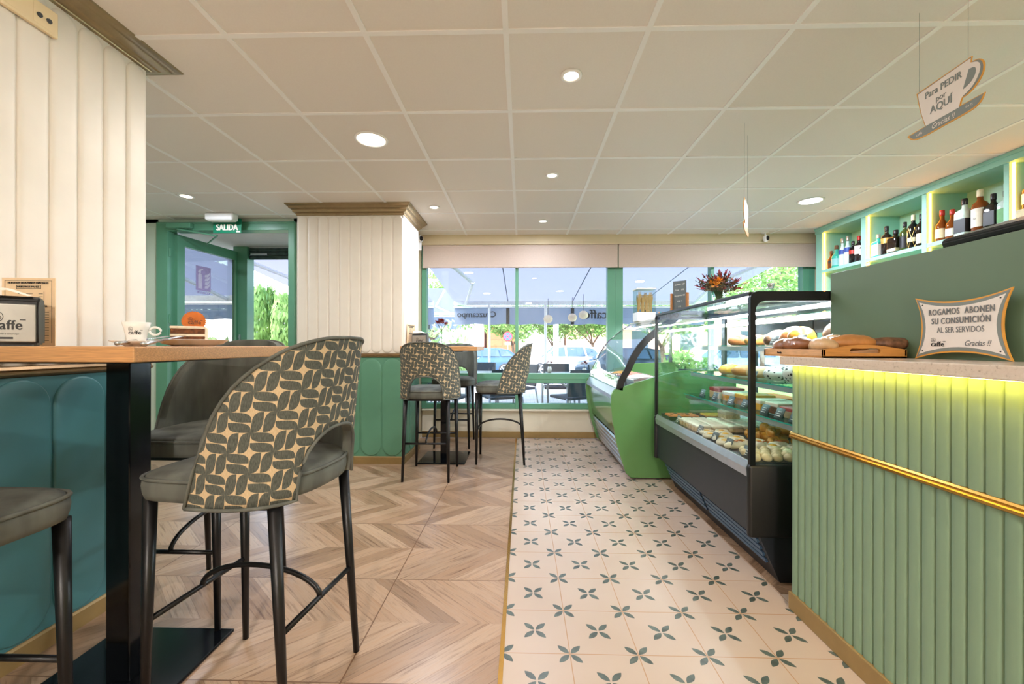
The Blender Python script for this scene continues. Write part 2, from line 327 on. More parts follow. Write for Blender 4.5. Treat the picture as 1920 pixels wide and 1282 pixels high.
def logo(size, org, xd, yd, mat, parent, bold=.03):
    """small cup-and-bean roundel over the word"""
    xd = Vector(xd).normalized(); yd = Vector(yd).normalized(); org = Vector(org)
    t = text('caffe', size, org, xd, yd, mat, parent, 'logo_word', bold=bold, align='LEFT', sp=1.06)
    b = B(); c = org+xd*size*.38+yd*size*.62; r = size*.36
    nrm = xd.cross(yd)*.0006
    def ring(c, r, w, n=20):
        pts = [(math.cos(2*PI*i/n), math.sin(2*PI*i/n)) for i in range(n)]
        for i in range(n):
            j = (i+1) % n
            q = [c+(xd*pts[a][0]+yd*pts[a][1])*rr+nrm for a, rr in ((i, r), (j, r), (j, r-w), (i, r-w))]
            b.quad(*q)
    ring(c, r, r*.12); ring(c-xd*r*.3-yd*r*.2, r*.33, r*.12, 12); ring(c+xd*r*.3-yd*r*.2, r*.33, r*.12, 12)
    for sx in (-.22, .22):
        q = c+xd*r*sx+yd*r*.3; b.quad(q-xd*r*.06-yd*r*.2+nrm, q+xd*r*.06-yd*r*.2+nrm, q+xd*r*.06+yd*r*.35+nrm, q-xd*r*.06+yd*r*.35+nrm)
    q = org+xd*size*1.98+yd*size*.42; w = xd*size*.2; h = yd*size*.035
    b.quad(q-w-h+nrm, q+w-h+nrm, q+w+h+nrm, q-w+h+nrm)
    b.out('logo_mark', mat, parent); return t
def flutes(b, O, A, Nn, widths, z0, z1, d=.009, flat=0):
    """row of convex round-ended panels on a wall; O start, A along, Nn outward"""
    O, A, Nn = Vector(O), Vector(A), Vector(Nn); s = 0
    for w in widths:
        c = s+w/2; r = w/2-(.005 if flat else .003)
        def outline(ins):
            rr = r-ins; za, zb = z0+r, z1-r; pts = []
            for i in range(13): t = PI*i/12; pts.append((c+rr*math.cos(t), zb+rr*math.sin(t)))
            for i in range(13): t = PI+PI*i/12; pts.append((c+rr*math.cos(t), za+rr*math.sin(t)))
            return pts
        b.rings([[O+A*u+Vector((0, 0, z))+Nn*dd for u, z in outline(ins)] for ins, dd in (((0, 0), (.001, d*.5), (.004, d*.9), (.008, d), (r*.4, d*1.04), (r*.7, d*1.05)) if flat else ((0, 0), (.0015, d*.45), (.004, d*.62), (r*.16, d*.84), (r*.34, d*.96), (r*.6, d)))], True, False, True)
        s += w
def ringprof(b, rect, prof):
    """profile (outset, z) swept round a rectangle with mitred corners"""
    x0, x1, y0, y1 = rect
    b.rings([[(x0-o, y0-o, z), (x1+o, y0-o, z), (x1+o, y1+o, z), (x0-o, y1+o, z)] for o, z in prof], True, False, False)
# ---------------------------------------------------------------- the setting
CZ = 2.4433; YW = 5.04
S_ = struct
S_(B().box(-4.4, -.078, -3.2, 5.0, -.06, 0).out('floor', 'chevron'), 'wood-look chevron tile floor', 'floor')
S_(B().box(-.066, 1.62, -3.2, 5.0, -.06, 0).out('floor_tiled', 'motif_tile'), 'cream cement-tile aisle floor with grey leaf motifs', 'floor')
S_(B().box(1.62, 3.9, -3.2, 5.0, -.06, 0).out('floor_service', 'motif_tile'), 'floor behind the counter', 'floor')
S_(B().box(1.165, 1.30, 1.9, 3.9, 0, .0015).out('floor_strip', 'chevron'), 'narrow wood-look strip along the pastry case', 'floor')
S_(B().box(-.080, -.064, -3.2, 4.99, -.05, .003).out('trim_1', 'brass'), 'thin brass strip between wood floor and tiles', 'trim')
ce = S_(B().box(-4.4, 3.9, -3.2, 5.12, CZ, CZ+.03).out('ceiling', 'ceiling_tile'), 'suspended ceiling of square beige panels', 'ceiling')
b = B()
for i in range(-8, 8):
    x = -.0721+.6*i
    if -4.4 < x < 3.9: b.box(x-.012, x+.012, -3.2, 5.03, CZ-.004, CZ+.001)
for j in range(-9, 7):
    y = 1.7534+.6*j
    if -3.2 < y < 5.03: b.box(-4.4, 3.9, y-.012, y+.012, CZ-.0042, CZ+.001)
b.out('ceiling_grid', 'white', ce)
S_(B().box(-14, 8, -3.5, 5.44, CZ+.05, CZ+.5).out('roof_sun_block', 'plaster'))  # unseen slab added to keep the sun out; also backs the awnings
# far window wall
b = B(); b.box(-1.22, 3.9, YW, YW+.2, .076, .347); b.box(-1.22, 3.9, YW-.03, YW, .325, .345, .004); S_(b.out('wall_far', 'sill'), 'cream low wall under the window', 'wall')
S_(B().box(-1.22, 3.9, YW-.014, YW+.01, 0, .076, .003).out('baseboard_far', 'skirting'))
b = B(); b.box(-1.25, 3.9, YW-.06, YW+.2, 2.335, CZ+.03); b.box(-1.25, 3.9, YW-.075, YW, 2.325, 2.345, .004); S_(b.out('trim_2', 'beige'), 'beige band above the roller blinds', 'trim')
S_(B().box(3.48, 3.9, YW, YW+.2, .34, 2.5).out('wall_far_right', 'beige'))
S_(B().box(-1.42, -1.232, 4.44, YW+.2, 0, 2.47).out('wall_return', 'beige'), 'short beige return wall beside the window', 'wall')
def window(name, x0, x1, splits, label):
    t = thing(name, label, 'window', (0, YW, 0)); t['kind'] = 'structure'
    b = B(); d0, d1 = .0, .09
    b.box(x0, x1, d0, d1, .35, .412, .004); b.box(x0, x1, d0-.012, d1, .663, .78, .005); b.box(x0, x1, d0, d1, 2.28, 2.36)
    b.box(x0, x1, d0-.016, d0, .715, .722)
    edges = []
    for a, c in splits: b.box(a, c, d0-.004, d1, .35, 2.36, .004); edges += [a, c]
    for a, c in splits:
        if c-a > .1: b.box(a+(c-a)*.45, a+(c-a)*.45+.012, d0-.014, d0, .78, 2.3)
    b.out('window_frame', 'frame_green', t)
    for (a, c) in zip(edges[1::2], edges[2::2]):
        for z0, z1 in ((.412, .663), (.78, 2.3)): B().box(a, c, .045, .05, z0, z1).out('window_pane', 'pane', t)
    return t
window('window_1', -1.228, 1.12, [(-1.228, -1.166), (-.087, -.049), (1.025, 1.12)], 'left half of the green-framed shop window')
w2_ = window('window_2', 1.12, 3.478, [(1.12, 1.21), (2.255, 2.295), (3.337, 3.478)], 'right half of the green-framed shop window')
B().box(1.095, 1.10, -.02, -.004, .82, .9).out('window_handle', 'frame_green', w2_)
for nm, x0, x1, lab in (('roller_blind', -1.205, 1.135, 'beige roller blind, left one, half lowered over the shop window'), ('roller_blind', 1.147, 3.465, 'beige roller blind, right one, above the flowers and pastry case')):
    t = thing(nm, lab, 'blind', (0, YW-.05, 0), group='roller blinds')
    b = B(); b.box(x0, x1, -.002, .002, 2.075, 2.32); b.out('blind_fabric', 'blind', t)
    B().box(x0, x1, -.008, .008, 2.05, 2.078, .004).out('bottom_bar', 'blind', t)
    b = B(); b.tube([(x0, .012, 2.315), (x1, .012, 2.315)], .018, 10); b.out('roller', 'blind', t)
# centre column ------------------------------------------------------------------
RC = (-2.14, -1.125, 3.9, 4.45)
S_(B().box(-2.14, -1.125, 3.9, 4.45, 0, CZ).out('wall_centre', 'cream'), 'cream panelled column between door and window', 'wall')
b = B(); flutes(b, (-2.14, 3.9, 0), (1, 0, 0), (0, -1, 0), [.1015]*10, 1.045, 2.345); flutes(b, (-1.125, 3.9, 0), (0, 1, 0), (1, 0, 0), [.1]*5+[.05], 1.045, 2.345)
S_(b.out('wall_centre_panels', 'cream', smooth=True))
b = B(); b.box(-2.146, -1.119, 3.894, 4.456, .02, 1.0); flutes(b, (-2.146, 3.894, 0), (1, 0, 0), (0, -1, 0), [.2054]*5, .075, .992, .008, 1); flutes(b, (-1.119, 3.894, 0), (0, 1, 0), (1, 0, 0), [.187]*3, .075, .992, .008, 1)
S_(b.out('wall_centre_dado', 'green_dado', autosmooth=.7))
CORN = [(0, 2.345), (.008, 2.35), (.01, 2.362), (.022, 2.37), (.03, 2.372), (.034, 2.39), (.05, 2.402), (.056, 2.404), (.058, 2.412), (.075, 2.428), (.08, 2.43), (.082, 2.443)]
RAIL = [(0, 1.0), (.012, 1.004), (.02, 1.012), (.02, 1.018), (.014, 1.022), (.018, 1.028), (.012, 1.038), (0, 1.042)]
SK = [(.004, 0), (.018, 0), (.018, .062), (.012, .07), (.004, .07)]
def trimset(rect, corn, names):
    for nm, pr, m in zip(names, (corn, RAIL, SK), ('bronze', 'gold', 'skirting')):
        b = B(); ringprof(b, rect, pr); S_(b.out(nm, m, autosmooth=.6))
trimset(RC, CORN, ('trim_3', 'trim_4', 'baseboard_centre'))
# near left column -----------------------------------------------------------------
RL = (-2.7, -1.76, -.9, 1.90)
S_(B().box(*RL, 0, CZ).out('wall_left', 'cream'), 'cream panelled wall at the left of the picture', 'wall')
b = B(); flutes(b, (-1.76, 1.90, 0), (0, -1, 0), (1, 0, 0), [.1]*20, 1.045, 2.392); S_(b.out('wall_left_panels', 'cream', smooth=True))
b = B(); b.box(-2.706, -1.754, -.9, 1.906, .02, 1.0); flutes(b, (-1.754, 1.906, 0), (0, -1, 0), (1, 0, 0), [.2]*10, .075, .992, .008, 1); S_(b.out('wall_left_dado', 'green_dado_shaded', autosmooth=.7))
CORN2 = [(0, 2.394), (.012, 2.397), (.014, 2.402), (.03, 2.406), (.034, 2.409), (.042, 2.413), (.066, 2.424), (.07, 2.428), (.08, 2.431), (.084, 2.434), (.095, 2.437), (.1, 2.443)]
trimset(RL, CORN2, ('trim_5', 'trim_6', 'baseboard_left'))
# left bay and rest of the room -------------------------------------------------------
S_(B().box(-4.45, -4.3, 1.0, 4.45, 0, 2.47).out('wall_bay_left', 'pale_green')); S_(B().box(-4.45, -2.7, .9, 1.0, 0, 2.47).out('wall_bay_near', 'cream'))
b = B(); b.box(-4.3, -3.845, 4.3, 4.45, 0, CZ); b.box(-2.40, -2.1, 4.3, 4.45, 0, CZ); b.box(-4.3, -2.1, 4.3, 4.45, 2.405, CZ); S_(b.out('wall_door', 'pale_green'), 'pale wall holding the green door frame', 'wall')
S_(B().box(3.66, 3.9, -3.2, 5.2, 0, 2.47).out('wall_right', 'shelf_green')); S_(B().box(-2.7, 3.9, -3.4, -3.2, 0, 2.47).out('wall_back', 'cream'))
S_(B().box(-2.75, -2.7, -3.2, -.9, 0, 2.47).out('wall_left_back', 'cream'))
# door -----------------------------------------------------------------------------------
t = thing('door_1', 'open green glazed entrance door and frame under the exit sign', 'door', (0, 4.3, 0)); t['kind'] = 'structure'
b = B(); b.box(-3.845, -3.724, -.03, .1, 0, 2.406, .004); b.box(-2.44, -2.372, -.03, .1, 0, 2.406, .004); b.box(-3.8445, -2.3725, -.028, .098, 2.316, 2.4055, .004)
b.box(-3.835, -2.38, -.036, -.03, 2.385, 2.40); b.out('door_frame', 'frame_green', t)
LA = math.radians(85)
def L3(u, v, z): return (u*math.cos(LA)-v*math.sin(LA), u*math.sin(LA)+v*math.cos(LA), z)
b = B()
def lbox(b, u0, u1, v0, v1, z0, z1):
    c = [L3(u, v, z) for z in (z0, z1) for u, v in ((u0, v0), (u1, v0), (u1, v1), (u0, v1))]
    b.rings([c[:4], c[4:]])
lbox(b, 0, .09, -.025, .025, .02, 2.3); lbox(b, .81, .91, -.025, .025, .02, 2.3); lbox(b, .09, .81, -.025, .025, 2.19, 2.3); lbox(b, .09, .81, -.025, .025, .02, .16); lbox(b, .09, .81, -.022, .022, .98, 1.05)
leaf_ = b.out('door_leaf', 'frame_green', t, loc=(-3.715, .06, 0))
b = B(); lbox(b, .09, .81, -.004, .004, .16, .98); lbox(b, .09, .81, -.004, .004, 1.05, 2.19); b.out('leaf_glass', 'smoked', leaf_)
b = B(); lbox(b, .84, .86, -.06, -.04, .95, 1.25); lbox(b, .845, .855, -.045, -.02, .97, .99); lbox(b, .845, .855, -.045, -.02, 1.21, 1.23); b.out('door_handle', 'alu', leaf_)
b = B()
for z in (.3, 1.2, 1.35, 2.05): b.tube([(-3.722, .0, z), (-3.722, .0, z+.09)], .011, 8)
b.out('hinge', 'frame_green', t)
b = B(); b.box(-3.70, -3.44, -.085, -.035, 2.33, 2.385, .01); b.tube([(-3.60, -.06, 2.325), (-3.20, -.02, 2.26)], .009, 6); b.tube([(-3.20, -.02, 2.26), (-3.62, .38, 2.27)], .009, 6); b.out('door_closer', 'frame_green', t)
# extinguisher sign on the door glass (seen from behind, reversed)
p = thing('safety_sign', 'small violet reversed fire-extinguisher sign stuck on the open door glass', 'sign', (-3.715, 4.36, 0))
def LP(u, z, v=-.0052): return Vector(L3(u, v, z))
du = LP(1, 0)-LP(0, 0)
pm('violet', '#a48fc0', .5); pm('pale_violet', '#cfc4dc', .5)
b = B(); b.rings([[LP(u, z, -.0046) for u, z in ((.25, 1.74), (.45, 1.74), (.45, 2.02), (.25, 2.02))], [LP(u, z, -.0058) for u, z in ((.25, 1.74), (.45, 1.74), (.45, 2.02), (.25, 2.02))]]); b.out('sign_plate', 'violet', p)
b = B()
def poly(pts, off=-.0066): b._f([b.bm.verts.new(LP(.25+(u-.33)*.8, 1.74+(z-1.62)*.78, off)) for u, z in pts])
poly([(.365, 1.65), (.43, 1.65), (.43, 1.84), (.415, 1.87), (.38, 1.87), (.365, 1.84)]); poly([(.385, 1.875), (.41, 1.875), (.41, 1.91), (.45, 1.93), (.445, 1.945), (.39, 1.93), (.36, 1.89), (.37, 1.885)])
for q in range(4):
    z = 1.66+q*.055; poly([(.475, z), (.53, z+.005), (.56, z+.045), (.565, z+.085), (.53, z+.05), (.48, z+.035)])
b.out('sign_symbol', 'pale_violet', p)
text('EXTINTOR', .036, LP(.35, 1.715, -.0066), -du, (0, 0, 1), 'violet', p, 'lettering', bold=.02)
# vestibule outside the door
S_(B().box(-4.2, -2.2, 4.45, 5.4, 2.37, 2.42).out('soffit', 'plaster')); S_(B().box(-2.38, -1.42, 4.45, 5.3, 0, 2.8).out('wall_porch', 'frame_green'))
b = B(); b.box(-3.68, -3.50, 5.2, 5.34, -.05, 2.37, .004); S_(b.out('trim_7', 'frame_green'), 'green jamb of the roller shutter outside the door', 'trim')
t = thing('roller_shutter', 'rolled-up dark metal shutter hanging above the doorway outside', 'shutter', (0, 5.26, 0))
b = B()
for q in range(3): b.box(-3.50, -2.38, -.02, .03, 2.215+q*.05, 2.262+q*.05, .012)
b.out('slat_curtain', 'shutter', t); B().box(-3.47, -3.25, -.045, -.02, 2.26, 2.285, .004).out('shutter_lock', 'steel', t)
# emergency light and exit sign
t = thing('emergency_light', 'white emergency light box on the ceiling above the exit sign', 'light', (-3.035, 4.12, CZ)); b = B(); b.box(-.145, .145, -.05, .05, -.075, 0, .02, 3); b.out('light_body', 'white', t, autosmooth=.6)
b = B(); b.box(-.125, .125, -.035, .035, -.079, -.072, .004); b.out('diffuser', 'porcelain', t)
t = thing('exit_sign', 'green SALIDA exit sign hanging under the emergency light', 'sign', (-2.885, 4.20, CZ-.06))
B().box(-.295, .0, -.004, .004, -.118, .03, .002).out('sign_plate', 'exit_green', t)
text('SALIDA', .088, (-.148, -.0052, -.062), (1, 0, 0), (0, 0, 1), 'label_white', t, bold=.06, sx=.78)
B().box(-.05, -.012, -.0052, -.004, -.11, -.096).out('certificate_mark', 'label_white', t)
# downlights ---------------------------------------------------------------------------------
def downlight(x, y, r, power, col, m, label, size=None, vis=True):
    t = thing('downlight', label, 'light', (x, y, CZ), group='ceiling downlights')
    b = B(); b.lathe([(r, 0), (r+.018, -.001), (r+.016, -.006), (r+.002, -.008), (r, -.004)], n=32, cap0=False, cap1=False); b.out('trim_ring', 'white', t, smooth=True)
    b = B(); b.lathe([(r, -.003), (r*.6, -.0035)], n=32, cap0=False); b.out('lamp', m, t)
    l = bpy.data.lights.new('lamp_light', 'AREA'); l.shape = 'DISK'; l.size = r*2; l.energy = power; l.color = col
    o = bpy.data.objects.new('lamp_light', l); COL.objects.link(o); o.parent = t; o.location = (0, 0, -.012)
    return t
WM = (1, .93, .86); NW = (.89, .955, 1.10)
for x, y, r, p, c, m, lab in [
    (-.976, 2.656, .088, 22, WM, 'lamp_warm', 'large round downlight in the panel left of the aisle'),
    (2.627, 3.861, .088, 60, NW, 'lamp_white', 'large round downlight next to the bottle shelves'),
    (.237, 2.049, .036, 7, WM, 'lamp_warm', 'small spot in the pale panel, nearest one over the tiled aisle'),
    (.228, 3.242, .036, 18, NW, 'lamp_warm', 'small spot over the aisle, second from the camera'),
    (.216, 4.432, .036, 14, NW, 'lamp_warm', 'small spot over the aisle, closest to the window'),
    (-.848, 3.968, .036, 32, NW, 'lamp_warm', 'small spot beside the cornice of the centre column'),
    (-2.993, 3.627, .045, 24, NW, 'lamp_warm', 'small spot on the ceiling in front of the entrance door'),
    (-1.05, 1.42, .036, 3, WM, 'lamp_warm', 'small spot above the near bar table, outside the picture'),
    (.9, .1, .088, 6, WM, 'lamp_warm', 'added fill downlight over the aisle behind the camera'), (-.9, -.3, .088, 14, WM, 'lamp_warm', 'added fill downlight behind the camera on the seating side'),  # both unseen, added as room fill from behind the camera
    (2.4, 1.6, .088, 62, WM, 'lamp_warm', 'added fill downlight over the service side of the counter'), (.2, -2.75, .088, 300, WM, 'lamp_warm', 'added fill downlight at the back of the room'), (-3.3, 2.3, .088, 14, WM, 'lamp_warm', 'downlight in the bay behind the near wall')]:  # service and back-of-room lamps added to brighten the ceiling by bounce
    downlight(x, y, r, p*.58, c, m, lab)
# cameras on ceiling / wall
def cctv(loc, rz, label, wall=False):
    t = thing('security_camera', label, 'camera', loc, rz)
    b = B()
    if wall: b.box(-.025, .025, -.03, 0, -.11, -.0, .01); c = Vector((0, -.05, .02))
    else: b.lathe([(.04, 0), (.04, -.008), (.012, -.012)], n=20); b.tube([(0, 0, -.01), (0, -.01, -.04)], .009, 8); c = Vector((0, -.015, -.075))
    b.out('bracket', 'white', t, autosmooth=.6)
    b = B(); b.ball(c, .036, 16, 10, (.9, 1, 1.15)); b.out('camera_body', 'white', t, smooth=True)
    b = B(); b.ball(c+Vector((0, -.014, 0)), .027, 16, 10, (.9, 1, 1.2)); b.out('camera_lens', 'black_gloss', t, smooth=True)
cctv((2.83, 4.93, CZ-.0), .25, 'white dome-shaped security camera hanging from the ceiling near the bottle shelves')
cctv((-1.21, 4.83, 2.33), .6, 'white security camera fixed beside the centre column', True)
# wall socket plate
t = thing('wall_socket', 'cream double wall plate with power and aerial sockets under the cornice', 'socket', (-1.745, 1.345, 2.30))
B().box(-.004, .012, -.10, .165, -.047, .047, .004).out('cover_plate', 'socket', t)
b = B()
for y0, y1 in ((-.035, .045), (.085, .15)): b.box(.0118, .0128, y0, y1, -.036, .034)
b.out('insert', 'socket', t)
b = B(); b.rings([[(.0135, .005+.022*math.cos(a), .0+.022*math.sin(a)) for a in [2*PI*i/20 for i in range(20)]], [(.0132, .005+.02*math.cos(a), .0+.02*math.sin(a)) for a in [2*PI*i/20 for i in range(20)]]]); b.out('socket_opening', 'black_plastic', t)
b = B()
for y in (.103, .133): b.rings([[(.017, y+.008*math.cos(a), -.002+.008*math.sin(a)) for a in [2*PI*i/14 for i in range(14)]], [(.0125, y+.009*math.cos(a), -.002+.009*math.sin(a)) for a in [2*PI*i/14 for i in range(14)]]])
b.out('aerial_socket', 'steel_dark', t)
# ---------------------------------------------------------------- bar stools and tables
def spow(c, e): return math.copysign(abs(c)**e, c)
def make_stool(label):
    t = thing('bar_stool', label, 'stool', group='upholstered bar stools')
    def outline(ins, z, n=56):
        pts = []
        for i in range(n):
            a = 2*PI*(i+.5)/n; y = math.sin(a); e = 2/6.5 if y > 0 else 2/2.6
            pts.append(((.232-ins)*spow(math.cos(a), e), (.238-ins)*spow(y, e)-.002, z))
        return pts
    b = B(); b.rings([outline(.025, .674), outline(.004, .679), outline(0, .695), outline(-.002, .715), outline(.0, .732), outline(.006, .738), outline(.006, .742), outline(.02, .752), outline(.07, .762), outline(.15, .766)])
    b.out('seat', 'velvet', t, smooth=True)
    b = B(); b.loop(outline(.0, .738), .0055, 6); b.out('piping', 'velvet', t, smooth=True)
    # wrap-around back shell with an arched opening
    A_, Bk, n = .25, .252, 2.7
    def plan(ph): return Vector((A_*spow(math.sin(ph), 2/n), -Bk*spow(math.cos(ph), 2/n), 0))
    # arc-length table
    PH = [math.radians(-118+236*i/400) for i in range(401)]; PP = [plan(p) for p in PH]; SL = [0.0]
    for p, q in zip(PP, PP[1:]): SL.append(SL[-1]+(q-p).length)
    mid = SL[200]; SL = [s-mid for s in SL]
    def at_s(s):
        for i in range(400):
            if SL[i+1] >= s: f = (s-SL[i])/(SL[i+1]-SL[i]); return PP[i].lerp(PP[i+1], f)
        return PP[-1]
    def s_at(x, y):      # arc length of the plan point nearest
        return min(zip(SL, PP), key=lambda q: (q[1]-Vector((x, y, 0))).length)[0]
    Send = s_at(.25, .03)
    ctl = [(0, 1.140), (.09, 1.138), (s_at(.14, -.25), 1.131), (s_at(.195, -.22), 1.114), (s_at(.222, -.185), 1.09), (s_at(.24, -.13), 1.045), (s_at(.25, -.08), .985), (s_at(.25, -.035), .90), (s_at(.25, -.005), .81), (s_at(.25, .015), .73), (Send, .675)]
    def ztop(s):
        s = abs(s)
        for (a, za), (c, zc) in zip(ctl, ctl[1:]):
            if s <= c: f = (s-a)/(c-a); return za+(zc-za)*f
        return ctl[-1][1]
    HW = .152
    def zlo(s):
        s = abs(s)
        return .674 if s >= HW else .674+.19*(1-(s/HW)**2.6)**(1/2.6)
    ss = []; K = 28
    neg = [-Send+(Send-HW)*(i/12) for i in range(12)]; hole = [-HW*math.cos(PI*i/22) for i in range(23)]
    ss = neg+hole+[-q for q in neg[::-1]]
    def shell(s, z, off):
        p = at_s(s); d = (at_s(s+.004)-at_s(s-.004)).normalized(); nrm = Vector((-d.y, d.x, 0))     # inward
        q = p+nrm*off; h = max(0, (z-.66)/.47)
        back = max(0, -p.y/Bk)
        return Vector((q.x*(1-.03*h), q.y-.05*h**1.3*back, z))
    b = B(); bm = b.bm; uv = bm.loops.layers.uv.new('UVMap'); NZ = 14
    def grid(off, flip, mi):
        V = []
        for s in ss:
            z0, z1 = zlo(s), max(zlo(s)+.002, ztop(s)); col = []
            for i in range(NZ+1):
                z = z0+(z1-z0)*i/NZ; v = bm.verts.new(shell(s, z, off)); col.append((v, (s, z)))
            V.append(col)
        for i in range(len(ss)-1):
            for j in range(NZ):
                q = [V[i][j], V[i+1][j], V[i+1][j+1], V[i][j+1]]
                if flip: q = q[::-1]
                f = bm.faces.new([x[0] for x in q]); f.material_index = mi; f.smooth = True
                for lp, x in zip(f.loops, q): lp[uv].uv = x[1]
        return [[x[0] for x in c] for c in V]
    Go = grid(0, False, 0); Gi = grid(.034, True, 1)
    def rim(G): return [c[0] for c in G]+G[-1][1:]+[c[-1] for c in G[::-1]][1:]+G[0][1:-1][::-1]
    ro, ri = rim(Go), rim(Gi)
    for i in range(len(ro)):
        j = (i+1) % len(ro)
        try:
            f = bm.faces.new([ro[i], ro[j], ri[j], ri[i]]); f.material_index = 1
        except ValueError: pass
    me = bpy.data.meshes.new('backrest'); bmesh.ops.recalc_face_normals(bm, faces=bm.faces); rp = [v.co.copy() for v in ro]; bm.to_mesh(me); bm.free()
    me.materials.append(M['leaf_fabric']); me.materials.append(M['velvet'])
    o = bpy.data.objects.new('backrest', me); COL.objects.link(o); o.parent = t
    b = B(); pts = []
    for p in rp:
        if not pts or (p-pts[-1]).length > .012: pts.append(p)
    b.loop(pts, .0055, 6); b.out('back_piping', 'velvet', t, smooth=True)
    feet = [(-.19, .225), (.19, .225), (.19, -.225), (-.19, -.225)]
    for fx, fy in feet:
        b = B(); b.tube([(fx*.93, fy*(.98 if fy > 0 else .80), .672), (fx, fy, .0)], .0185, 14, .0105); b.out('leg', 'black_metal', t, smooth=True)
    def lp(fx, fy, z): k = 1-z/.672; a = .98 if fy > 0 else .80; return (fx*(.93+.07*k), fy*(a+(1-a)*k), z)
    for sy in (.225, -.225):
        b = B(); b.tube([lp(-.19, sy, .31), lp(.19, sy, .31)], .0085, 8); b.out('crossbar', 'black_metal', t, smooth=True)
    ya, yb = lp(0, .225, .31)[1], lp(0, -.225, .31)[1]
    b = B(); b.tube([(0, (ya+yb)/2+(ya-yb)/2*math.cos(PI*i/16), .31+.085*math.sin(PI*i/16)) for i in range(17)], .0085, 8); b.out('arched_stretcher', 'black_metal', t, smooth=True)
    b = B(); b.box(-.17, .17, -.175, .19, .655, .676, .004); b.out('seat_frame', 'black_metal', t)
    return t
st = make_stool('patterned bar stool drawn up to the near table, back towards the aisle')
st.location = (-.85, 1.342, 0); st.rotation_euler.z = math.atan2(-(-.993), .12)
dup(st, (-1.37, 1.81, 0), PI, 'bar stool behind the near table, its plain grey back lining facing the camera')
dup(st, (-1.355, .815, 0), 0, 'bar stool at the left edge, only its seat corner and one leg showing')
dup(st, (-.79, 3.60, 0), 0.0, 'patterned bar stool seen square from behind, at the far table')
dup(st, (-.205, 4.08, 0), PI/2, 'bar stool seen in profile at the aisle side of the far table')
dup(st, (-.765, 4.71, 0), PI, 'bar stool between the far table and the window, grey lining showing')
def make_table(label, loc, top):
    t = thing('bar_table', label, 'table', (loc[0], loc[1], 0), group='square bar tables')
    B().box(-.35, .35, -.35, .35, top-.04, top, .003).out('tabletop', 'table_wood', t)
    B().box(-.04, .04, -.04, .04, .012, top-.04, .003).out('column', 'black_gloss', t)
    B().box(-.225, .225, -.225, .225, .0, .012, .004).out('base_plate', 'black_gloss', t)
    B().box(-.2, .2, -.2, .2, top-.05, top-.04).out('top_plate', 'black_metal', t)
    return t
t1 = make_table('near square wooden bar table on a black pedestal, set with coffee and cake', (-1.325, 1.37), 1.111)
for c in t1.children:
    if c.name.startswith('base_plate'): c.location = (-.02, 0, 0)
make_table('far square wooden bar table by the window with flowers on it', (-.762, 4.105), 1.108)
# ---------------------------------------------------------------- things on the near table
TZ = 1.111
def dispenser(label, loc, rz, s=1.0):
    t = thing('napkin_dispenser', label, 'napkin holder', loc, rz); t.scale = (s, s, s) if isinstance(s, (int, float)) else s
    b = B(); b.prism([(-.05, .004), (.05, .004), (.055, .03), (.055, .10), (.045, .118), (.02, .128), (-.02, .128), (-.045, .118), (-.055, .10), (-.055, .03)], 'x', -.072, .072)
    bmesh.ops.bevel(b.bm, geom=list(b.bm.edges), offset=.005, segments=2, affect='EDGES'); b.out('holder_body', 'black_plastic', t, autosmooth=.6)
    b = B(); b.box(-.067, .067, -.0585, -.054, .010, .106, .003); b.out('front_plate', 'plate_metal', t)
    logo(.034, (-.030, -.0592, .052), (1, 0, 0), (0, 0, 1), 'ink', t)
    text('para llevar y tomar aqui', .006, (0, -.0588, .031), (1, 0, 0), (0, 0, 1), 'ink', t); B().box(-.014, .016, -.0590, -.0585, .018, .023).out('contact_icons', 'ink', t)
    b = B(); b.rings([[(-.06, -.05, .128), (.0, -.05, .14), (.045, -.045, .128)], [(-.06, -.03, .15), (.0, -.03, .146), (.055, -.03, .13)], [(-.06, .04, .15), (.0, .04, .148), (.05, .04, .132)]], False, False, False); b.out('napkins', 'napkin', t)
    b = B(); b.box(-.06, .06, -.045, .045, 0, .005); b.out('foot_rail', 'black_plastic', t)
    return t
dispenser('black and silver napkin dispenser at the left edge of the near table', (-1.44, 1.135, TZ), .74, (.82, .9, 1.1))
def menu_card(label, loc, rz):
    t = thing('menu_card', label, 'menu', loc, rz)
    B().box(-.078, .078, 0, .003, 0, .212).out('card', 'paper', t)
    b = B()
    for x0, x1, z0, z1 in ((-.068, .068, .203, .204), (-.069, -.068, .01, .204), (.068, .069, .01, .204)): b.box(x0, x1, -.0006, 0, z0, z1)
    for x0, x1, z0, z1 in ((-.036, .036, .178, .1795), (-.036, .036, .1885, .190), (-.036, -.0345, .178, .19), (.0345, .036, .178, .19)): b.box(x0, x1, -.0006, 0, z0, z1)
    for q in range(4): b.box(-.03+.0, .012, -.0006, 0, .162-q*.009, .1632-q*.009); b.box(.03, .042, -.0006, 0, .162-q*.009, .1635-q*.009)
    for q in range(12): b.box(.02, .06, -.0006, 0, .105-q*.008, .1063-q*.008)
    b.box(.045, .046, -.0006, 0, .133, .17); b.out('menu_rules', 'ink', t)
    text('NUESTROS DESAYUNOS ESPECIALES', .0085, (0, -.001, .1965), (1, 0, 0), (0, 0, 1), 'ink', t, bold=.02, sx=.86); text('NUESTROS PANES', .008, (0, -.001, .184), (1, 0, 0), (0, 0, 1), 'ink', t, bold=.02)
    text('COMO MAS TE GUSTA', .0095, (.008, -.001, .124), (1, 0, 0), (0, 0, 1), 'ink', t, bold=.03); return t
menu_card('tan printed breakfast menu standing behind the near napkin dispenser', (-1.535, 1.255, TZ), .08)
t = thing('coffee_cup', 'white cup printed with a dark logo on the near table', 'cup', (-1.068, 1.125, TZ+.010), .74); t.scale = (.80, .80, .92)
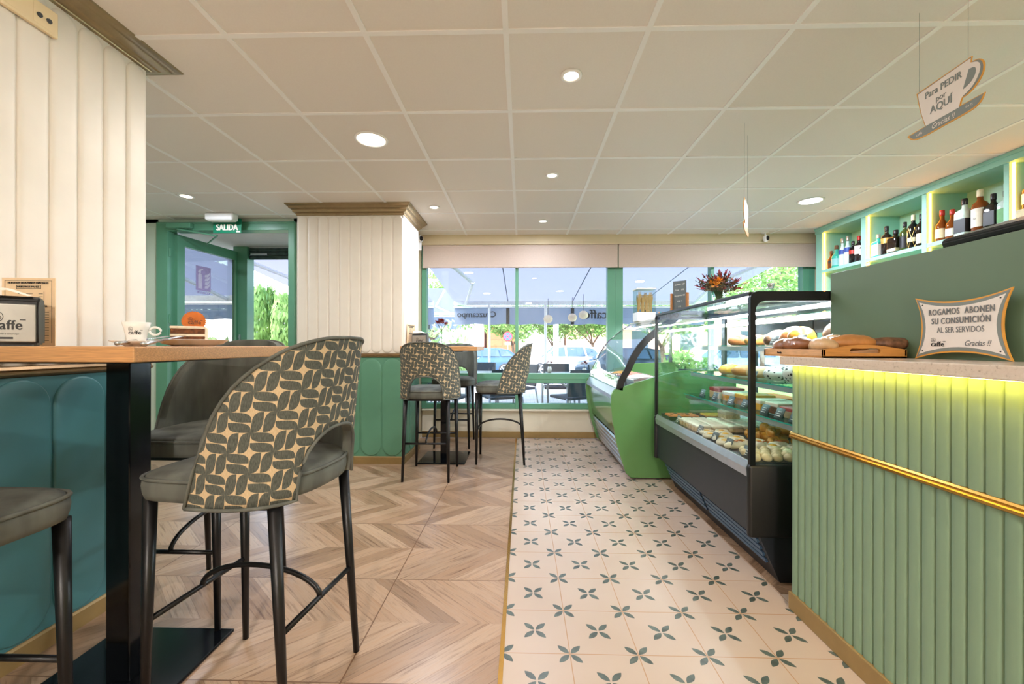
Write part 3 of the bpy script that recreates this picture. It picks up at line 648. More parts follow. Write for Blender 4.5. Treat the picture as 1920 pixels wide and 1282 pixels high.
b = B(); b.lathe([(.022, 0), (.0245, .002), (.028, .02), (.034, .045), (.039, .062), (.0375, .062), (.032, .044), (.026, .02), (.020, .004)], n=36); b.out('cup_body', 'porcelain', t, smooth=True)
b = B(); b.loop([(.0495+.015*math.cos(2*PI*i/18), -.012, .036+.0115*math.sin(2*PI*i/18)) for i in range(18)], .0034, 8); b.out('handle', 'porcelain', t, smooth=True)
logo(.0175, (-.0215, 0, .030), (1, 0, 0), (0, 0, 1), 'ink', t, .02)
for o in [c for c in bpy.data.objects if c.parent == t and c.name.startswith('logo')]:      # wrap the print round the cup
    for v in o.data.vertices:
        z = v.co.z; r = .028+(.034-.028)*(z-.02)/.025 if z < .045 else .034+.005*(z-.045)/.017
        a = v.co.x/r; r += .0006-v.co.y*.5; v.co = Vector((r*math.sin(a), -r*math.cos(a), z))
t = thing('saucer', 'white saucer under the coffee cup', 'saucer', (-1.07, 1.125, TZ)); t.scale = (.74, .74, .9)
b = B(); b.lathe([(.03, 0), (.034, .003), (.05, .008), (.074, .0165), (.0745, .018), (.05, .0115), (.034, .007), (0.02, .0065)], n=40); b.out('saucer_body', 'porcelain', t, smooth=True)
t = thing('cake_plate', 'square plate with upturned rim under the cake', 'plate', (-1.108, 1.375, TZ), .68); t.scale = (.80, .80, 1); b = B()
def sq(h, z, n=6): return [(h*spow(math.cos(2*PI*i/40), 2/n), h*spow(math.sin(2*PI*i/40), 2/n), z) for i in range(40)]
b.rings([sq(.07, 0), sq(.075, .003), sq(.10, .008), sq(.122, .022), sq(.124, .0225), sq(.10, .012), sq(.07, .008)]); b.out('plate_body', 'porcelain', t, smooth=True)
t = thing('cake_slice', 'slice of layered carrot cake with cream on the square plate', 'cake', (-1.120, 1.37, TZ+.008), .68); t.scale = (.80, .80, .92)
for z0, z1, m, nm, e in ((0, .009, 'frosting', 'frosting_layer', .001), (.009, .027, 'cake', 'sponge_layer', 0), (.027, .036, 'frosting', 'frosting_layer', .001), (.036, .055, 'cake', 'sponge_layer', 0), (.055, .064, 'frosting', 'frosting_layer', .0015)):
    b = B(); b.box(-.06-e, .056, -.03-e, .03+e, z0, z1, .003); bmesh.ops.subdivide_edges(b.bm, edges=b.bm.edges, cuts=3)
    for v in b.bm.verts: v.co += Vector((random.uniform(-1, 1), random.uniform(-1, 1), random.uniform(-.6, .6)))*.0013
    b.out(nm, m, t, smooth=False)
b = B(); b.box(.052, .064, -.031, .031, 0, .06, .005); b.out('frosting_edge', 'frosting', t)
t = thing('biscuit', 'round orange biscuit stamped with a logo standing on the cake', 'biscuit', (-1.113, 1.382, TZ+.058), .68); t.scale = (.9, .9, .9); b = B(); n = 56
def bp(y): return [((.0365+(.0015 if i % 2 else -.0012))*math.cos(2*PI*i/n), y, .03+(.0365+(.0015 if i % 2 else -.0012))*math.sin(2*PI*i/n)) for i in range(n)]
b.rings([bp(-.004), bp(.004)]); b.out('biscuit_disc', 'biscuit', t); logo(.0205, (-.018, -.0046, .025), (1, 0, 0), (0, 0, 1), 'choco', t, .01)
for nm, lab, p0, p1 in (('knife', 'steel knife with handle pointing to the camera, beside the saucer', (-1.045, 1.045, TZ+.008), (-1.075, 1.235, TZ+.030)), ('fork', 'steel fork with handle pointing to the camera, resting on the plate rim', (-.99, 1.06, TZ+.007), (-1.055, 1.27, TZ+.032))):
    P0, P1 = Vector(p0), Vector(p1); d = (P1-P0); t = thing(nm, lab, 'cutlery', p0)
    b = B(); b.tube([(0, 0, 0), d*.15, d*.55], .0058, 10, .0035); b.out('handle', 'steel', t, smooth=True)
    sd_ = d.cross(Vector((0, 0, 1))).normalized()
    b = B(); w = .008
    b.rings([[d*.54+sd_*q for q in (-.003, .003)]+[d*.54+sd_*.003+Vector((0, 0, .0015)), d*.54-sd_*.003+Vector((0, 0, .0015))], [d*.7-sd_*w, d*.7+sd_*w, d*.7+sd_*w+Vector((0, 0, .0015)), d*.7-sd_*w+Vector((0, 0, .0015))], [d-sd_*w*.7, d+sd_*w*.7, d+sd_*w*.7+Vector((0, 0, .0015)), d-sd_*w*.7+Vector((0, 0, .0015))]])
    b.out('blade' if nm == 'knife' else 'tines', 'steel', t)
# far table
dispenser('black napkin dispenser on the far table beside the flower vase', (-.99, 4.02, 1.108), 0, .98)
t = menu_card('menu card standing edge-on beside the far napkin dispenser', (-1.085, 4.03, 1.108), 1.35)
def flower(t, c, r, m, n=22):
    b = B(); c = Vector(c)
    for i in range(n):
        a = random.uniform(0, 2*PI); e = random.uniform(-.5, 1.2); d = Vector((math.cos(a)*math.cos(e), math.sin(a)*math.cos(e), math.sin(e)*.8)); s = d.cross(Vector((.1, .2, 1))).normalized()*r*.16
        b._f([b.bm.verts.new(p) for p in (c, c+d*r*.6+s, c+d*r, c+d*r*.6-s)])
    return b.out('blossom', m, t)
t = thing('flower_vase', 'small clear bud vase of dark red chrysanthemums on the far table', 'vase', (-.79, 4.03, 1.108))
b = B(); b.lathe([(.028, 0), (.03, .004), (.03, .06), (.014, .1), (.014, .14), (.018, .15), (.016, .15), (.012, .14), (.012, .1), (.026, .06), (.026, .008)], n=20); b.out('vase_glass', 'clear', t, smooth=True)
b = B(); b.tube([(0, 0, .02), (.003, 0, .15), (.0, 0, .2)], .004, 6); b.tube([(.003, 0, .15), (-.03, 0, .21)], .003, 6); b.tube([(.003, 0, .15), (.035, .01, .2)], .003, 6); b.out('stem', 'stem_green', t)
for c in ((-.04, 0, .225), (.035, .01, .215), (0, -.02, .245), (.0, .03, .24)): flower(t, c, .045, 'petal_red', 26)
# ---------------------------------------------------------------- counter
t = thing('service_counter', 'green fluted counter with brass rail at the right of the picture', 'counter', (1.15, 1.80, 0))
b = B(); pitch = .0410; Lc = 2.9; prof = []
k = int(Lc/pitch)
for i in range(k):
    for f, d in ((0, .003), (.05, .001), (.10, -.003), (.25, -.005), (.5, -.006), (.75, -.005), (.90, -.003), (.95, .001)): prof.append((d, -(i+f)*pitch))
prof.append((.004, -k*pitch))
R0 = [(x, y, .07) for x, y in prof]+[(.25, -k*pitch, .07), (.25, 0, .07)]; R1 = [(x, y, 1.037) for x, y in prof]+[(.25, -k*pitch, 1.037), (.25, 0, 1.037)]
b.rings([R0, R1]); b.out('front_panel', 'counter_green', t, autosmooth=.9)
b = B(); b.rings([[(x, -Lc, z) for x, z in pr] for pr in [[(-.008, .724), (-.014, .728), (-.014, .735), (-.008, .740), (-.011, .745), (-.008, .751), (.0, .753), (.0, .724)]]]+[[(x, .002, z) for x, z in [(-.008, .724), (-.014, .728), (-.014, .735), (-.008, .740), (-.011, .745), (-.008, .751), (.0, .753), (.0, .724)]]]); b.out('brass_rail', 'brass', t, autosmooth=.5)
B().box(-.014, .002, -Lc, .004, 0, .074, .003).out('kick_board', 'skirting', t)
B().box(-.030, -.018, -Lc, -.002, 1.0357, 1.0374).out('led_strip', 'led_counter', t)
t = thing('worktop', 'pale speckled stone worktop on the green fluted counter', 'worktop', (1.10, 1.81, 1.0375)); B().box(0, .32, -3.0, 0, 0, .0345, .003).out('slab', 'stone', t)
struct(B().box(1.42, 1.45, -1.1, 1.955, 0, 1.448, .003).out('wall_counter', 'panel_green'), 'plain green screen wall rising behind the counter', 'wall')
t = thing('back_counter', 'working counter hidden behind the green screen', 'counter', (1.46, 1.5, 0)); B().box(0, .45, -2.0, .40, 0, 1.05, .005).out('carcass', 'white', t); B().box(-.0, .47, -2.0, .42, 1.05, 1.08, .004).out('worktop_slab', 'steel', t)
t = thing('till_screen', 'black till monitor seen from below, resting above the green screen wall', 'monitor', (1.5, 1.543, 1.455))
b = B(); b.rings([[(0+.01*q, -.0, -.004), (0, 0, .036), (.03, 0, .052), (.30, 0, .11), (.30, 0, .09), (.03, 0, 0)] if 0 else [(.012, y, -.004), (0, y, .03), (.006, y, .042), (.30, y, .13), (.31, y, .11), (.05, y, .0)] for q, y in ((0, -.012), (0, -.34))])
bmesh.ops.bevel(b.bm, geom=list(b.bm.edges), offset=.004, segments=2, affect='EDGES'); b.out('screen_housing', 'black_plastic', t, autosmooth=.6)
b = B()
for i in range(44):
    y = -.03-i*.0066; b.rings([[(.0075, y, .004), (.0075, y-.0036, .004), (.0035, y-.0036, .017), (.0035, y, .017)], [(.009, y, .004), (.009, y-.0036, .004), (.006, y-.0036, .017), (.006, y, .017)]])
b.out('vent_slots', 'black', t); b = B(); b.tube([(.18, -.17, .06), (.2, -.17, -.36)], .03, 12); b.lathe([(.09, -.375), (.09, -.36), (.03, -.352)], (.2, -.17, 0), 20); b.out('stand', 'black_plastic', t)
# counter sign: cushion-shaped card
t = thing('counter_sign', 'cushion-shaped ROGAMOS ABONEN notice standing on the counter', 'sign', (1.392, 1.3625, 1.0725))
def pillow(ins, x, dip=.024, w=.1475, h=.2125):
    pts = []; c = [(-w+ins, ins), (w-ins, ins), (w-ins, h-ins), (-w+ins, h-ins)]
    for i in range(4):
        a, d = c[i], c[(i+1) % 4]; nx, ny = -(d[1]-a[1]), (d[0]-a[0]); L = math.hypot(nx, ny); nx, ny = nx/L, ny/L
        for q in range(12): f = q/12; g = 4*f*(1-f)*dip; pts.append((x, -(a[0]+(d[0]-a[0])*f+nx*g), a[1]+(d[1]-a[1])*f+ny*g))
    return pts
for ins, x0, x1, nm, m in ((0, .004, 0, 'orange_border', 'sign_orange'), (.0055, 0, -.0008, 'grey_border', 'sign_grey'), (.0165, -.0008, -.0016, 'white_face', 'sign_white')):
    b = B(); b.rings([pillow(ins, x0), pillow(ins, x1)]); b.out(nm, m, t)
YD = (0, -1, 0); ZD = (0, 0, 1); xf = -.0022
text('ROGAMOS  ABONEN', .0285, (xf, -.004, .156), YD, ZD, 'grey_ink', t, bold=.035, sx=.66, sp=1.16); text('SU CONSUMICIÓN', .0285, (xf, -.004, .126), YD, ZD, 'grey_ink', t, bold=.035, sx=.66, sp=1.16)
text('AL SER SERVIDOS', .0265, (xf, -.004, .096), YD, ZD, 'grey_ink', t, sx=.70); logo(.0225, (xf, .088, .050), YD, ZD, 'ink', t, .045); text('Gracias !!', .024, (xf, -.055, .052), YD, ZD, 'grey_ink', t, shear=.35, sx=.8)
b = B()
for y in (-.118, .118):
    for z in (.185, .028): b.ball((-.002, y, z), .0022, 8, 6)
b.out('rivet', 'ink', t)
# hanging cup signs
OUT = [(-.106, .057), (.1, .067), (.096, .048), (.121, .045), (.135, .031), (.141, .011), (.137, -.014), (.12, -.04), (.094, -.058), (.067, -.062), (.06, -.085), (.142, -.085), (.129, -.112), (.1, -.125), (-.008, -.128), (-.082, -.131), (-.124, -.123), (-.146, -.094), (-.07, -.091), (-.091, -.023)]
CUP = [(-.098, .05), (.097, .061), (.096, .046), (.119, .036), (.129, .019), (.127, -.004), (.112, -.032), (.091, -.049), (.065, -.058), (.058, -.09), (-.065, -.092), (-.084, -.034)]
GRY = [(-.101, .0535), (.0985, .064), (.0945, .046), (.120, .042), (.132, .029), (.137, .011), (.134, -.013), (.117, -.038), (.092, -.055), (.064, -.0605), (.057, -.0885), (.138, -.087), (.126, -.11), (.099, -.12), (-.008, -.124), (-.082, -.127), (-.12, -.119), (-.137, -.0975), (-.066, -.0935), (-.087, -.028)]
HOLE = [(.092, .026), (.11, .024), (.116, .011), (.112, -.008), (.097, -.026), (.072, -.034)]
t = thing('hanging_sign', 'hanging coffee-cup sign reading Para PEDIR por AQUI, face towards the aisle', 'sign', (1.58, 1.603, 2.07), group='coffee-cup signs hung from the ceiling')
def soften(P, lim=62):
    for _ in range(2):
        Q = []
        for i, p in enumerate(P):
            a, c = P[i-1], P[(i+1) % len(P)]; u = Vector(p)-Vector(a); v = Vector(c)-Vector(p)
            if u.length > 1e-5 and v.length > 1e-5 and u.angle(v) < math.radians(lim) and min(u.length, v.length) > .004:
                k = min(.25, .02/u.length), min(.25, .02/v.length); Q += [tuple(Vector(p)-u*k[0]), tuple(Vector(p)+v*k[1])]
            else: Q.append(p)
        P = Q
    return P
def layer(pts, x0, x1, nm, m): pts = soften(pts); b = B(); b.rings([[(x0, -u, z) for u, z in pts], [(x1, -u, z) for u, z in pts]]); return b.out(nm, m, t)
layer(OUT, .003, -.001, 'orange_outline', 'sign_orange'); layer(GRY, -.001, -.0018, 'grey_band', 'sign_grey'); layer(CUP, -.0018, -.0026, 'cup_face', 'sign_white'); layer(HOLE, -.0026, -.0034, 'handle_hole', 'sign_grey')
text('Para PEDIR', .036, (-.003, 0, .024), YD, ZD, 'sign_grey', t, bold=.03, sx=.82); text('por', .032, (-.003, .006, -.012), YD, ZD, 'sign_grey', t, bold=.02, sx=.85); text('AQUÍ', .040, (-.003, .006, -.044), YD, ZD, 'sign_grey', t, bold=.03, sx=.85)
text('Gracias !!', .028, (-.003, 0, -.109), YD, ZD, 'sign_white', t, shear=.35, sx=.8); text('caffe', .016, (-.003, .092, -.111), YD, ZD, 'sign_white', t, bold=.02, sx=.9); text('f o G', .011, (-.003, -.093, -.103), YD, ZD, 'sign_white', t)
for u, z in ((-.095, .058), (.087, .065)): b = B(); b.tube([(0, -u, z), (0, -u, CZ-2.07)], .0006, 5); b.out('thread', 'sign_grey', t)
dup(t, (1.366, 2.58, 1.93), -.58, 'second hanging coffee-cup sign further back, seen almost edge-on')
for th_ in [o for o in bpy.data.objects if o.name.startswith('thread') and o.parent.location.y > 2]:
    th_.data = th_.data.copy()
    for v in th_.data.vertices:
        if v.co.z > .2: v.co.z = CZ-1.93
# ---------------------------------------------------------------- pastry case
t = thing('pastry_case', 'black refrigerated pastry case with glass box and lit shelves', 'display case', (1.06, 1.96, 0)); LY = 1.40
b = B(); b.prism([(.05, .24), (.155, .0), (.76, .0), (.76, .24)], 'y', .03, LY-.03); b.out('plinth', 'dark_grey', t)
b = B()
for y0, y1 in ((.06, .66), (.70, 1.34)):
    for q in range(5):
        f = .10+q*.13; x = .05+.105*f; z = .24*(1-f); b.rings([[(x-.012, y, z+.006), (x+.004, y, z+.010), (x+.008, y, z-.006), (x-.008, y, z-.012)] for y in (y0, y1)])
b.out('louvre_grille', 'louvre', t)
b = B(); b.box(.012, .80, .025, LY-.025, .235, .50, .004); b.box(.02, .80, .025, LY-.025, .50, .56); b.out('body', 'dark_grey', t)
for y0, y1 in ((-.004, .03), (LY-.03, LY+.004)):
    b = B(); b.box(-.006, .80, y0, y1, .222, .562, .014, 3); b.out('end_panel', 'black_plastic', t, autosmooth=.6)
b = B(); b.prism([(.0, .50), (.014, .50), (.02, .572), (.008, .572), (-.004, .54)], 'y', .03, LY-.03); b.out('bumper_strip', 'alu', t)
b = B(); b.box(-.001, .003, .03, LY-.03, .534, .537); b.out('bumper_groove', 'black', t)
B().box(.03, .78, .03, LY-.03, .56, .566).out('deck', 'steel_dark', t)
# frames: rounded arches at both ends
def arch(y0, y1):
    b = B(); o, i = [(.0, .562), (.0, 1.335), (.02, 1.37), (.80, 1.37), (.80, .562)], []
    r = .045; inner = [(.024, .562), (.024, 1.326-r)]+[(.024+r-r*math.cos(a), 1.326-r+r*math.sin(a)) for a in [PI/2*q/6 for q in range(1, 6)]]+[(.024+r, 1.326), (.766, 1.326), (.766, .562)]
    outer = [(.0, .562), (.0, 1.335)]+[(.035-.035*math.cos(a), 1.335+.035*math.sin(a)) for a in [PI/2*q/6 for q in range(1, 6)]]+[(.035, 1.37), (.80, 1.37), (.80, .562)]
    n = len(inner); V = {}
    for nm, P in (('i', inner), ('o', outer)):
        for y in (y0, y1): V[nm, y] = [b.bm.verts.new((x, y, z)) for x, z in P]
    for q in range(n-1):
        b._f([V['o', y0][q], V['o', y0][q+1], V['i', y0][q+1], V['i', y0][q]]); b._f([V['o', y1][q], V['i', y1][q], V['i', y1][q+1], V['o', y1][q+1]])
        b._f([V['o', y0][q], V['o', y1][q], V['o', y1][q+1], V['o', y0][q+1]]); b._f([V['i', y0][q], V['i', y0][q+1], V['i', y1][q+1], V['i', y1][q]])
    return b
arch(0, .022).out('end_frame', 'black', t); arch(LY-.016, LY).out('end_frame', 'black', t)
B().box(.0, .03, .02, LY-.015, 1.352, 1.37, .003).out('top_rail', 'black', t); B().box(.77, .80, .02, LY-.015, 1.34, 1.37).out('top_rail', 'black', t)
b = B(); b.box(.008, .014, .02, LY-.015, .575, 1.354); b.out('front_glass', 'case_glass', t)
B().box(.026, .766, .006, .012, .564, 1.326).out('end_glass', 'case_glass', t); B().box(.026, .766, LY-.012, LY-.006, .564, 1.326).out('end_glass', 'case_glass', t); B().box(.03, .775, .02, LY-.015, 1.36, 1.366).out('top_glass', 'case_glass', t)
b = B()
for y in (.045, LY-.04): b.tube([(.0135, y, 1.333), (.026, y, 1.333)], .011, 12)
b.out('glass_bolt', 'black', t)
b = B(); b.box(.755, .775, .03, LY-.03, 1.20, 1.30); b.box(.755, .775, .03, LY-.03, .566, .62)
for y in (.03, .68, LY-.07): b.box(.752, .778, y, y+.04, .566, 1.30)
b.out('rear_door_frame', 'steel_dark', t); B().box(.762, .766, .07, LY-.07, .62, 1.20).out('rear_door', 'pane', t)
for x, z in ((.22, .742), (.26, .915), (.30, 1.12)):
    b = B(); b.box(x, .745, .035, LY-.035, z-.006, z); s_ = b.out('shelf', 'shelf_glass', t)
    B().box(x-.002, x+.0005, .035, LY-.035, z-.006, z).out('shelf_edge', 'teal_edge', s_); B().box(x+.012, x+.03, .035, LY-.035, z-.034, z-.007).out('shelf_support', 'alu', s_)
b = B(); b.box(.56, .62, .03, LY-.03, 1.262, 1.30, .005); b.box(.40, .745, .03, LY-.03, 1.325, 1.345); b.out('lamp_housing', 'alu', t)
B().box(.545, .56, .04, LY-.04, 1.266, 1.290).out('led_tube', 'led_cold', t); B().box(.40, .425, .04, LY-.04, 1.316, 1.3245).out('led_tube', 'led_cold', t)
# ---------------------------------------------------------------- goods in the case
def item(nm, label, cat, loc, parts, rz=0.0, group=None):
    t = thing(nm, label, cat, loc, rz, group)
    for pn, b, m in parts: b.out(pn, m, t, smooth=True)
    return t
def rep(proto, spots, label, group, jit=.25):
    for i, s in enumerate(spots):
        r = s[3] if len(s) > 3 else random.uniform(-jit, jit)
        if i == 0: proto.location = s[:3]; proto.rotation_euler.z = r; proto['label'] = label; proto['group'] = group
        else: dup(proto, s[:3], r, label, group)
DZ = .567
def blob(r, sc, jit=.04, n=14, m=9, flat=-.75): b = B(); b.ball((0, 0, r*sc[2]*abs(flat)), r, n, m, sc, 0, jit, flat); return b
puff = item('cream_puff', 'x', 'pastry', (0, 0, 0), [('pastry_shell', blob(.024, (1, 1, .85)), 'choux')])
rep(puff, [(1.115+.052*i+(.022 if j % 2 else 0)+random.uniform(-.004, .004), 2.015+.049*j, DZ) for j in range(4) for i in range(6)], 'round pale cream puff in the rows along the near end of the case', 'cream puffs')
# croissant: crescent of ribbed rolls
b = B(); pts = []
for i in range(17):
    a = PI*.12+PI*.76*i/16; f = i/16; r = .030*(math.sin(PI*f)**.6)+.006; r *= 1+.10*math.sin(f*PI*9); pts.append((Vector((.055*math.cos(a), .055*math.sin(a)-.03, .024)), r))
b.rings([[p+Vector((r*math.cos(2*PI*j/12)*p.normalized().x, r*math.cos(2*PI*j/12)*p.normalized().y, r*math.sin(2*PI*j/12)*.85)) for j in range(12)] for p, r in pts])
cro = item('croissant', 'x', 'pastry', (0, 0, 0), [('croissant_body', b, 'croissant')])
rep(cro, [(1.40, 2.30, DZ, .3), (1.52, 2.30, DZ, 1.2), (1.36, 2.42, DZ, -.4), (1.62, 2.36, DZ, 2.2), (1.47, 2.40, DZ, .5), (1.60, 2.50, DZ, -1), (1.40, 2.53, DZ, .2), (1.52, 2.55, DZ, 1.7), (1.42, 2.36, DZ+.042, .8), (1.53, 2.44, DZ+.042, 2.6), (1.45, 2.48, DZ+.042, 1.4)], 'golden croissant in the heap behind the cream puffs', 'croissants')
def swirl():
    b = B(); b.lathe([(.03, 0), (.042, .006), (.044, .018), (.036, .027), (.022, .024), (.0, .022)], n=20, cap1=False); c = B(); c.ball((0, 0, .024), .02, 12, 8, (1, 1, .5)); d = B(); d.tube([(.034*math.cos(a*.5), .034*math.sin(a*.5), .027) for a in range(13)], .004, 6); return [('pastry_base', b, 'cream_white'), ('custard', c, 'custard'), ('icing', d, 'frosting')]
dan = item('custard_danish', 'x', 'pastry', (0, 0, 0), swirl())
rep(dan, [(1.12+.09*i+.02*(j % 2), 2.33+.088*j, DZ) for j in range(4) for i in range(2)]+[(1.32, 2.22, DZ), (1.43, 2.21, DZ), (1.30, 2.33, DZ)], 'round iced danish with yellow custard centre in the middle of the deck', 'custard danishes')
def sl(w, d, h, m0, m1, top=.35): b = B(); b.box(-w/2, w/2, -d/2, d/2, 0, h*(1-top), .003); c = B(); c.box(-w/2-.001, w/2+.001, -d/2-.001, d/2+.001, h*(1-top), h, .004); return [('pastry_layer', b, m0), ('topping', c, m1)]
mil = item('millefeuille_slice', 'x', 'pastry', (0, 0, 0), sl(.09, .04, .042, 'bread_pale', 'frosting'))
rep(mil, [(1.15+.10*i, 2.68+.047*j, DZ) for j in range(7) for i in range(5)], 'sugar-dusted millefeuille slice in the white rows', 'millefeuille slices', .04)
roll = item('cream_roll', 'x', 'pastry', (0, 0, 0), [('pastry_roll', blob(.028, (2.0, .9, .8)), 'cream_white'), ('drizzle', B().tube([(.045*math.cos(q*.45-1.4), (.012 if q % 2 else -.012), .043) for q in range(8)], .003, 5), 'biscuit')])
rep(roll, [(1.13, 2.25, DZ, .1), (1.26, 2.235, DZ, .05), (1.37, 2.26, DZ, -.1)], 'oblong iced pastry between cream puffs and danishes', 'cream rolls')
blk = item('cake_block', 'tall white cream cake block standing behind the millefeuille rows', 'cake', (1.46, 2.98, DZ+.036), [('cake_layer', B().box(-.05, .05, -.06, .06, 0, .03, .004), 'crumble'), ('cream_layer', B().box(-.052, .052, -.062, .062, .03, .06, .006), 'frosting')])
for i, (x, y, m, lab) in enumerate(((1.20, 3.16, 'biscuit', 'dark tray of orange glazed cake with chocolate dabs at the far corner of the deck'), (1.47, 3.17, 'croissant', 'dark tray of plain golden cake at the far end of the deck'))):
    tt = thing('cake_tray', lab, 'tray', (x, y, DZ)); b = B(); b.rings([[(-.12, -.085, 0), (.12, -.085, 0), (.12, .085, 0), (-.12, .085, 0)], [(-.125, -.09, .03), (.125, -.09, .03), (.125, .09, .03), (-.125, .09, .03)], [(-.12, -.086, .03), (.12, -.086, .03), (.12, .086, .03), (-.12, .086, .03)], [(-.117, -.083, .004), (.117, -.083, .004), (.117, .083, .004), (-.117, .083, .004)]]); b.out('tray', 'black_plastic', tt)
    t2 = thing('sheet_cake', 'orange glazed sheet cake with chocolate dabs' if i == 0 else 'plain golden sheet cake in the right-hand far tray', 'cake', (x, y, DZ+.005)); B().box(-.105, .105, -.072, .072, 0, .03, .008).out('cake_body', m, t2)
    if i == 0:
        b = B()
        for q in range(6): b.ball((random.uniform(-.08, .08), random.uniform(-.05, .05), .031), .012, 8, 5, (1.4, 1, .4))
        b.out('chocolate_dab', 'choco', t2)
# slate price cards
def card(): b = B(); b.rings([[(-.032, 0, 0), (.032, 0, 0), (.032, .004, 0), (-.032, .004, 0)], [(-.032, .022, .052), (.032, .022, .052), (.032, .026, .052), (-.032, .026, .052)]]); c = B(); c.prism([(.004, .0), (.035, .0), (.024, .05)], 'x', -.004, .004); d = B(); [d.rings([[(-.02+q*.004, .0033+.0046*q-.0012, .012+.011*q), (.018, .0033+.0046*q-.0012, .012+.011*q), (.018, .0045+.0046*q-.0012, .015+.011*q), (-.02+q*.004, .0045+.0046*q-.0012, .015+.011*q)]]) for q in range(3)]; return [('card_face', b, 'slate'), ('card_foot', c, 'steel'), ('chalk_lines', d, 'chalk')]
pc = item('price_card', 'x', 'price card', (0, 0, 0), card())
RX = -PI/2+.0
rep(pc, [(1.315, 2.06, .743, RX), (1.315, 2.18, .743, RX), (1.315, 2.31, .743, RX), (1.315, 2.52, .743, RX), (1.315, 2.68, .743, RX), (1.315, 2.90, .743, RX), (1.315, 3.1, .743, RX)], 'grey slate price card on the front edge of the lower glass shelf', 'price cards on the lower shelf')
pc2 = dup(pc); rep(pc2, [(1.355, 2.04, .916, RX), (1.355, 2.5, .916, RX)], 'grey slate price card on the front edge of the middle glass shelf', 'price cards on the middle shelf')
pc3 = dup(pc); rep(pc3, [(1.395, 2.14, 1.121, RX), (1.395, 2.36, 1.121, RX), (1.395, 2.58, 1.121, RX)], 'grey slate price card standing before the loaves on the top glass shelf', 'price cards on the top shelf')
pc4 = dup(pc); rep(pc4, [(1.10, 2.09, DZ, RX), (1.095, 2.62, DZ, RX), (1.095, 2.42, DZ, RX), (1.095, 2.98, DZ, RX), (1.095, 2.26, DZ, RX)], 'grey price card on the deck leaning against the front glass', 'price cards on the deck')
# lower shelf: cakes
for (x, y, w, d, h, m0, m1, lab) in ((1.46, 2.05, .16, .10, .085, 'cake', 'crumble', 'tall crumble-topped cake at the near end of the lower shelf'), (1.45, 2.19, .17, .11, .055, 'bread_pale', 'tart_red', 'red fruit slab on the lower shelf beside the crumble cake'), (1.47, 2.34, .18, .12, .06, 'cake', 'frosting', 'dark slab with white icing on the lower shelf'), (1.46, 2.49, .18, .12, .06, 'custard', 'cream_white', 'yellow cream slab on the lower shelf'), (1.46, 2.65, .18, .13, .07, 'bread', 'custard', 'golden custard slab on the lower shelf'), (1.47, 2.83, .18, .16, .065, 'croissant', 'frosting', 'long iced cake on the lower shelf, far half'), (1.47, 3.03, .18, .15, .075, 'bread_pale', 'tart_red', 'pinkish sponge log towards the far end of the lower shelf'), (1.66, 2.3, .14, .3, .05, 'cake', 'cookies_cream', 'rear row of iced brownies on the lower shelf, near half'), (1.66, 2.75, .14, .3, .05, 'bread', 'biscuit', 'rear row of orange bars on the lower shelf, far half')):
    tt = thing('cake_slab', lab, 'cake', (x, y, .7425)); parts = sl(w, d, h, m0, m1)
    for pn, b, m in parts: b.out(pn, m, tt)
# middle shelf: wrapped loaves
k = N('speckled'); co, x, y, z = k.xyz(); vo = k.n('ShaderNodeTexVoronoi'); k.l(co, vo.inputs['Vector']); vo.inputs['Scale'].default_value = 45
k.set(k.mix(k.math('LESS_THAN', vo.outputs['Distance'], .30), lin('#f0ece4'), lin('#2b2523')), .35); M['speckled'] = k.m
k = N('striped'); co, x, y, z = k.xyz(); wv = k.n('ShaderNodeTexWave'); k.l(co, wv.inputs['Vector']); wv.inputs['Scale'].default_value = 22; wv.inputs['Distortion'].default_value = 2.5
k.set(k.ramp(wv.outputs['Fac'], (.35, lin('#2d2b2c')), (.6, lin('#d8d4cc'))), .35); M['striped'] = k.m
for (x, y, r, sc, m, rz, lab) in ((1.50, 2.07, .075, (1.2, .75, .85), 'striped', .3, 'cake roll with dark and white stripes on the middle shelf, near end'), (1.50, 2.26, .085, (1.15, .95, .8), 'speckled', 0, 'large white cake speckled with dark crumbs on the middle shelf'), (1.50, 2.47, .08, (1.2, .9, .6), 'speckled', .4, 'smaller speckled white cake on the middle shelf behind the frame post'), (1.50, 2.66, .07, (1.3, .8, .6), 'bread_pale', .2, 'pale wrapped loaf on the middle shelf'), (1.50, 2.83, .07, (1.3, .8, .6), 'bread', -.2, 'golden wrapped loaf on the middle shelf'), (1.48, 3.0, .06, (1.4, .8, .7), 'custard', .1, 'yellow bun in film at the far end of the middle shelf')):
    tt = thing('wrapped_cake', lab, 'cake', (x, y, .916), rz); b = blob(r, sc, .02, 20, 12); b.out('cake_body', m, tt, smooth=True)
# top shelf loaves
for (x, y, r, sc, m, rz, lab) in ((1.59, 2.10, .072, (1.3, 1.05, 1.0), 'bread_dark', .2, 'big round dark rye loaf at the near end of the top shelf'), (1.50, 2.27, .06, (1.3, .9, .95), 'croissant', .3, 'orange crusted loaf on the top shelf, second from the rye'), (1.56, 2.42, .065, (1.2, .9, .95), 'crust_brown', .1, 'brown crusted loaf on the top shelf with a bright top'), (1.48, 2.50, .048, (1.3, .9, .8), 'bread_dark', .6, 'small dark loaf low in front on the top shelf'), (1.58, 2.60, .06, (1.2, .9, .9), 'bread', -.2, 'tan loaf on the top shelf beside the frame post'), (1.56, 2.82, .055, (1.5, .8, .75), 'bread', .2, 'flat tan loaf on the far half of the top shelf'), (1.56, 3.02, .055, (1.5, .8, .75), 'crust_brown', -.3, 'brown oval loaf furthest along the top shelf')):
    tt = thing('loaf', lab, 'bread', (x, y, 1.121), rz); b = blob(r, sc, .025, 20, 12); b.out('crumb_crust', m, tt, smooth=True)
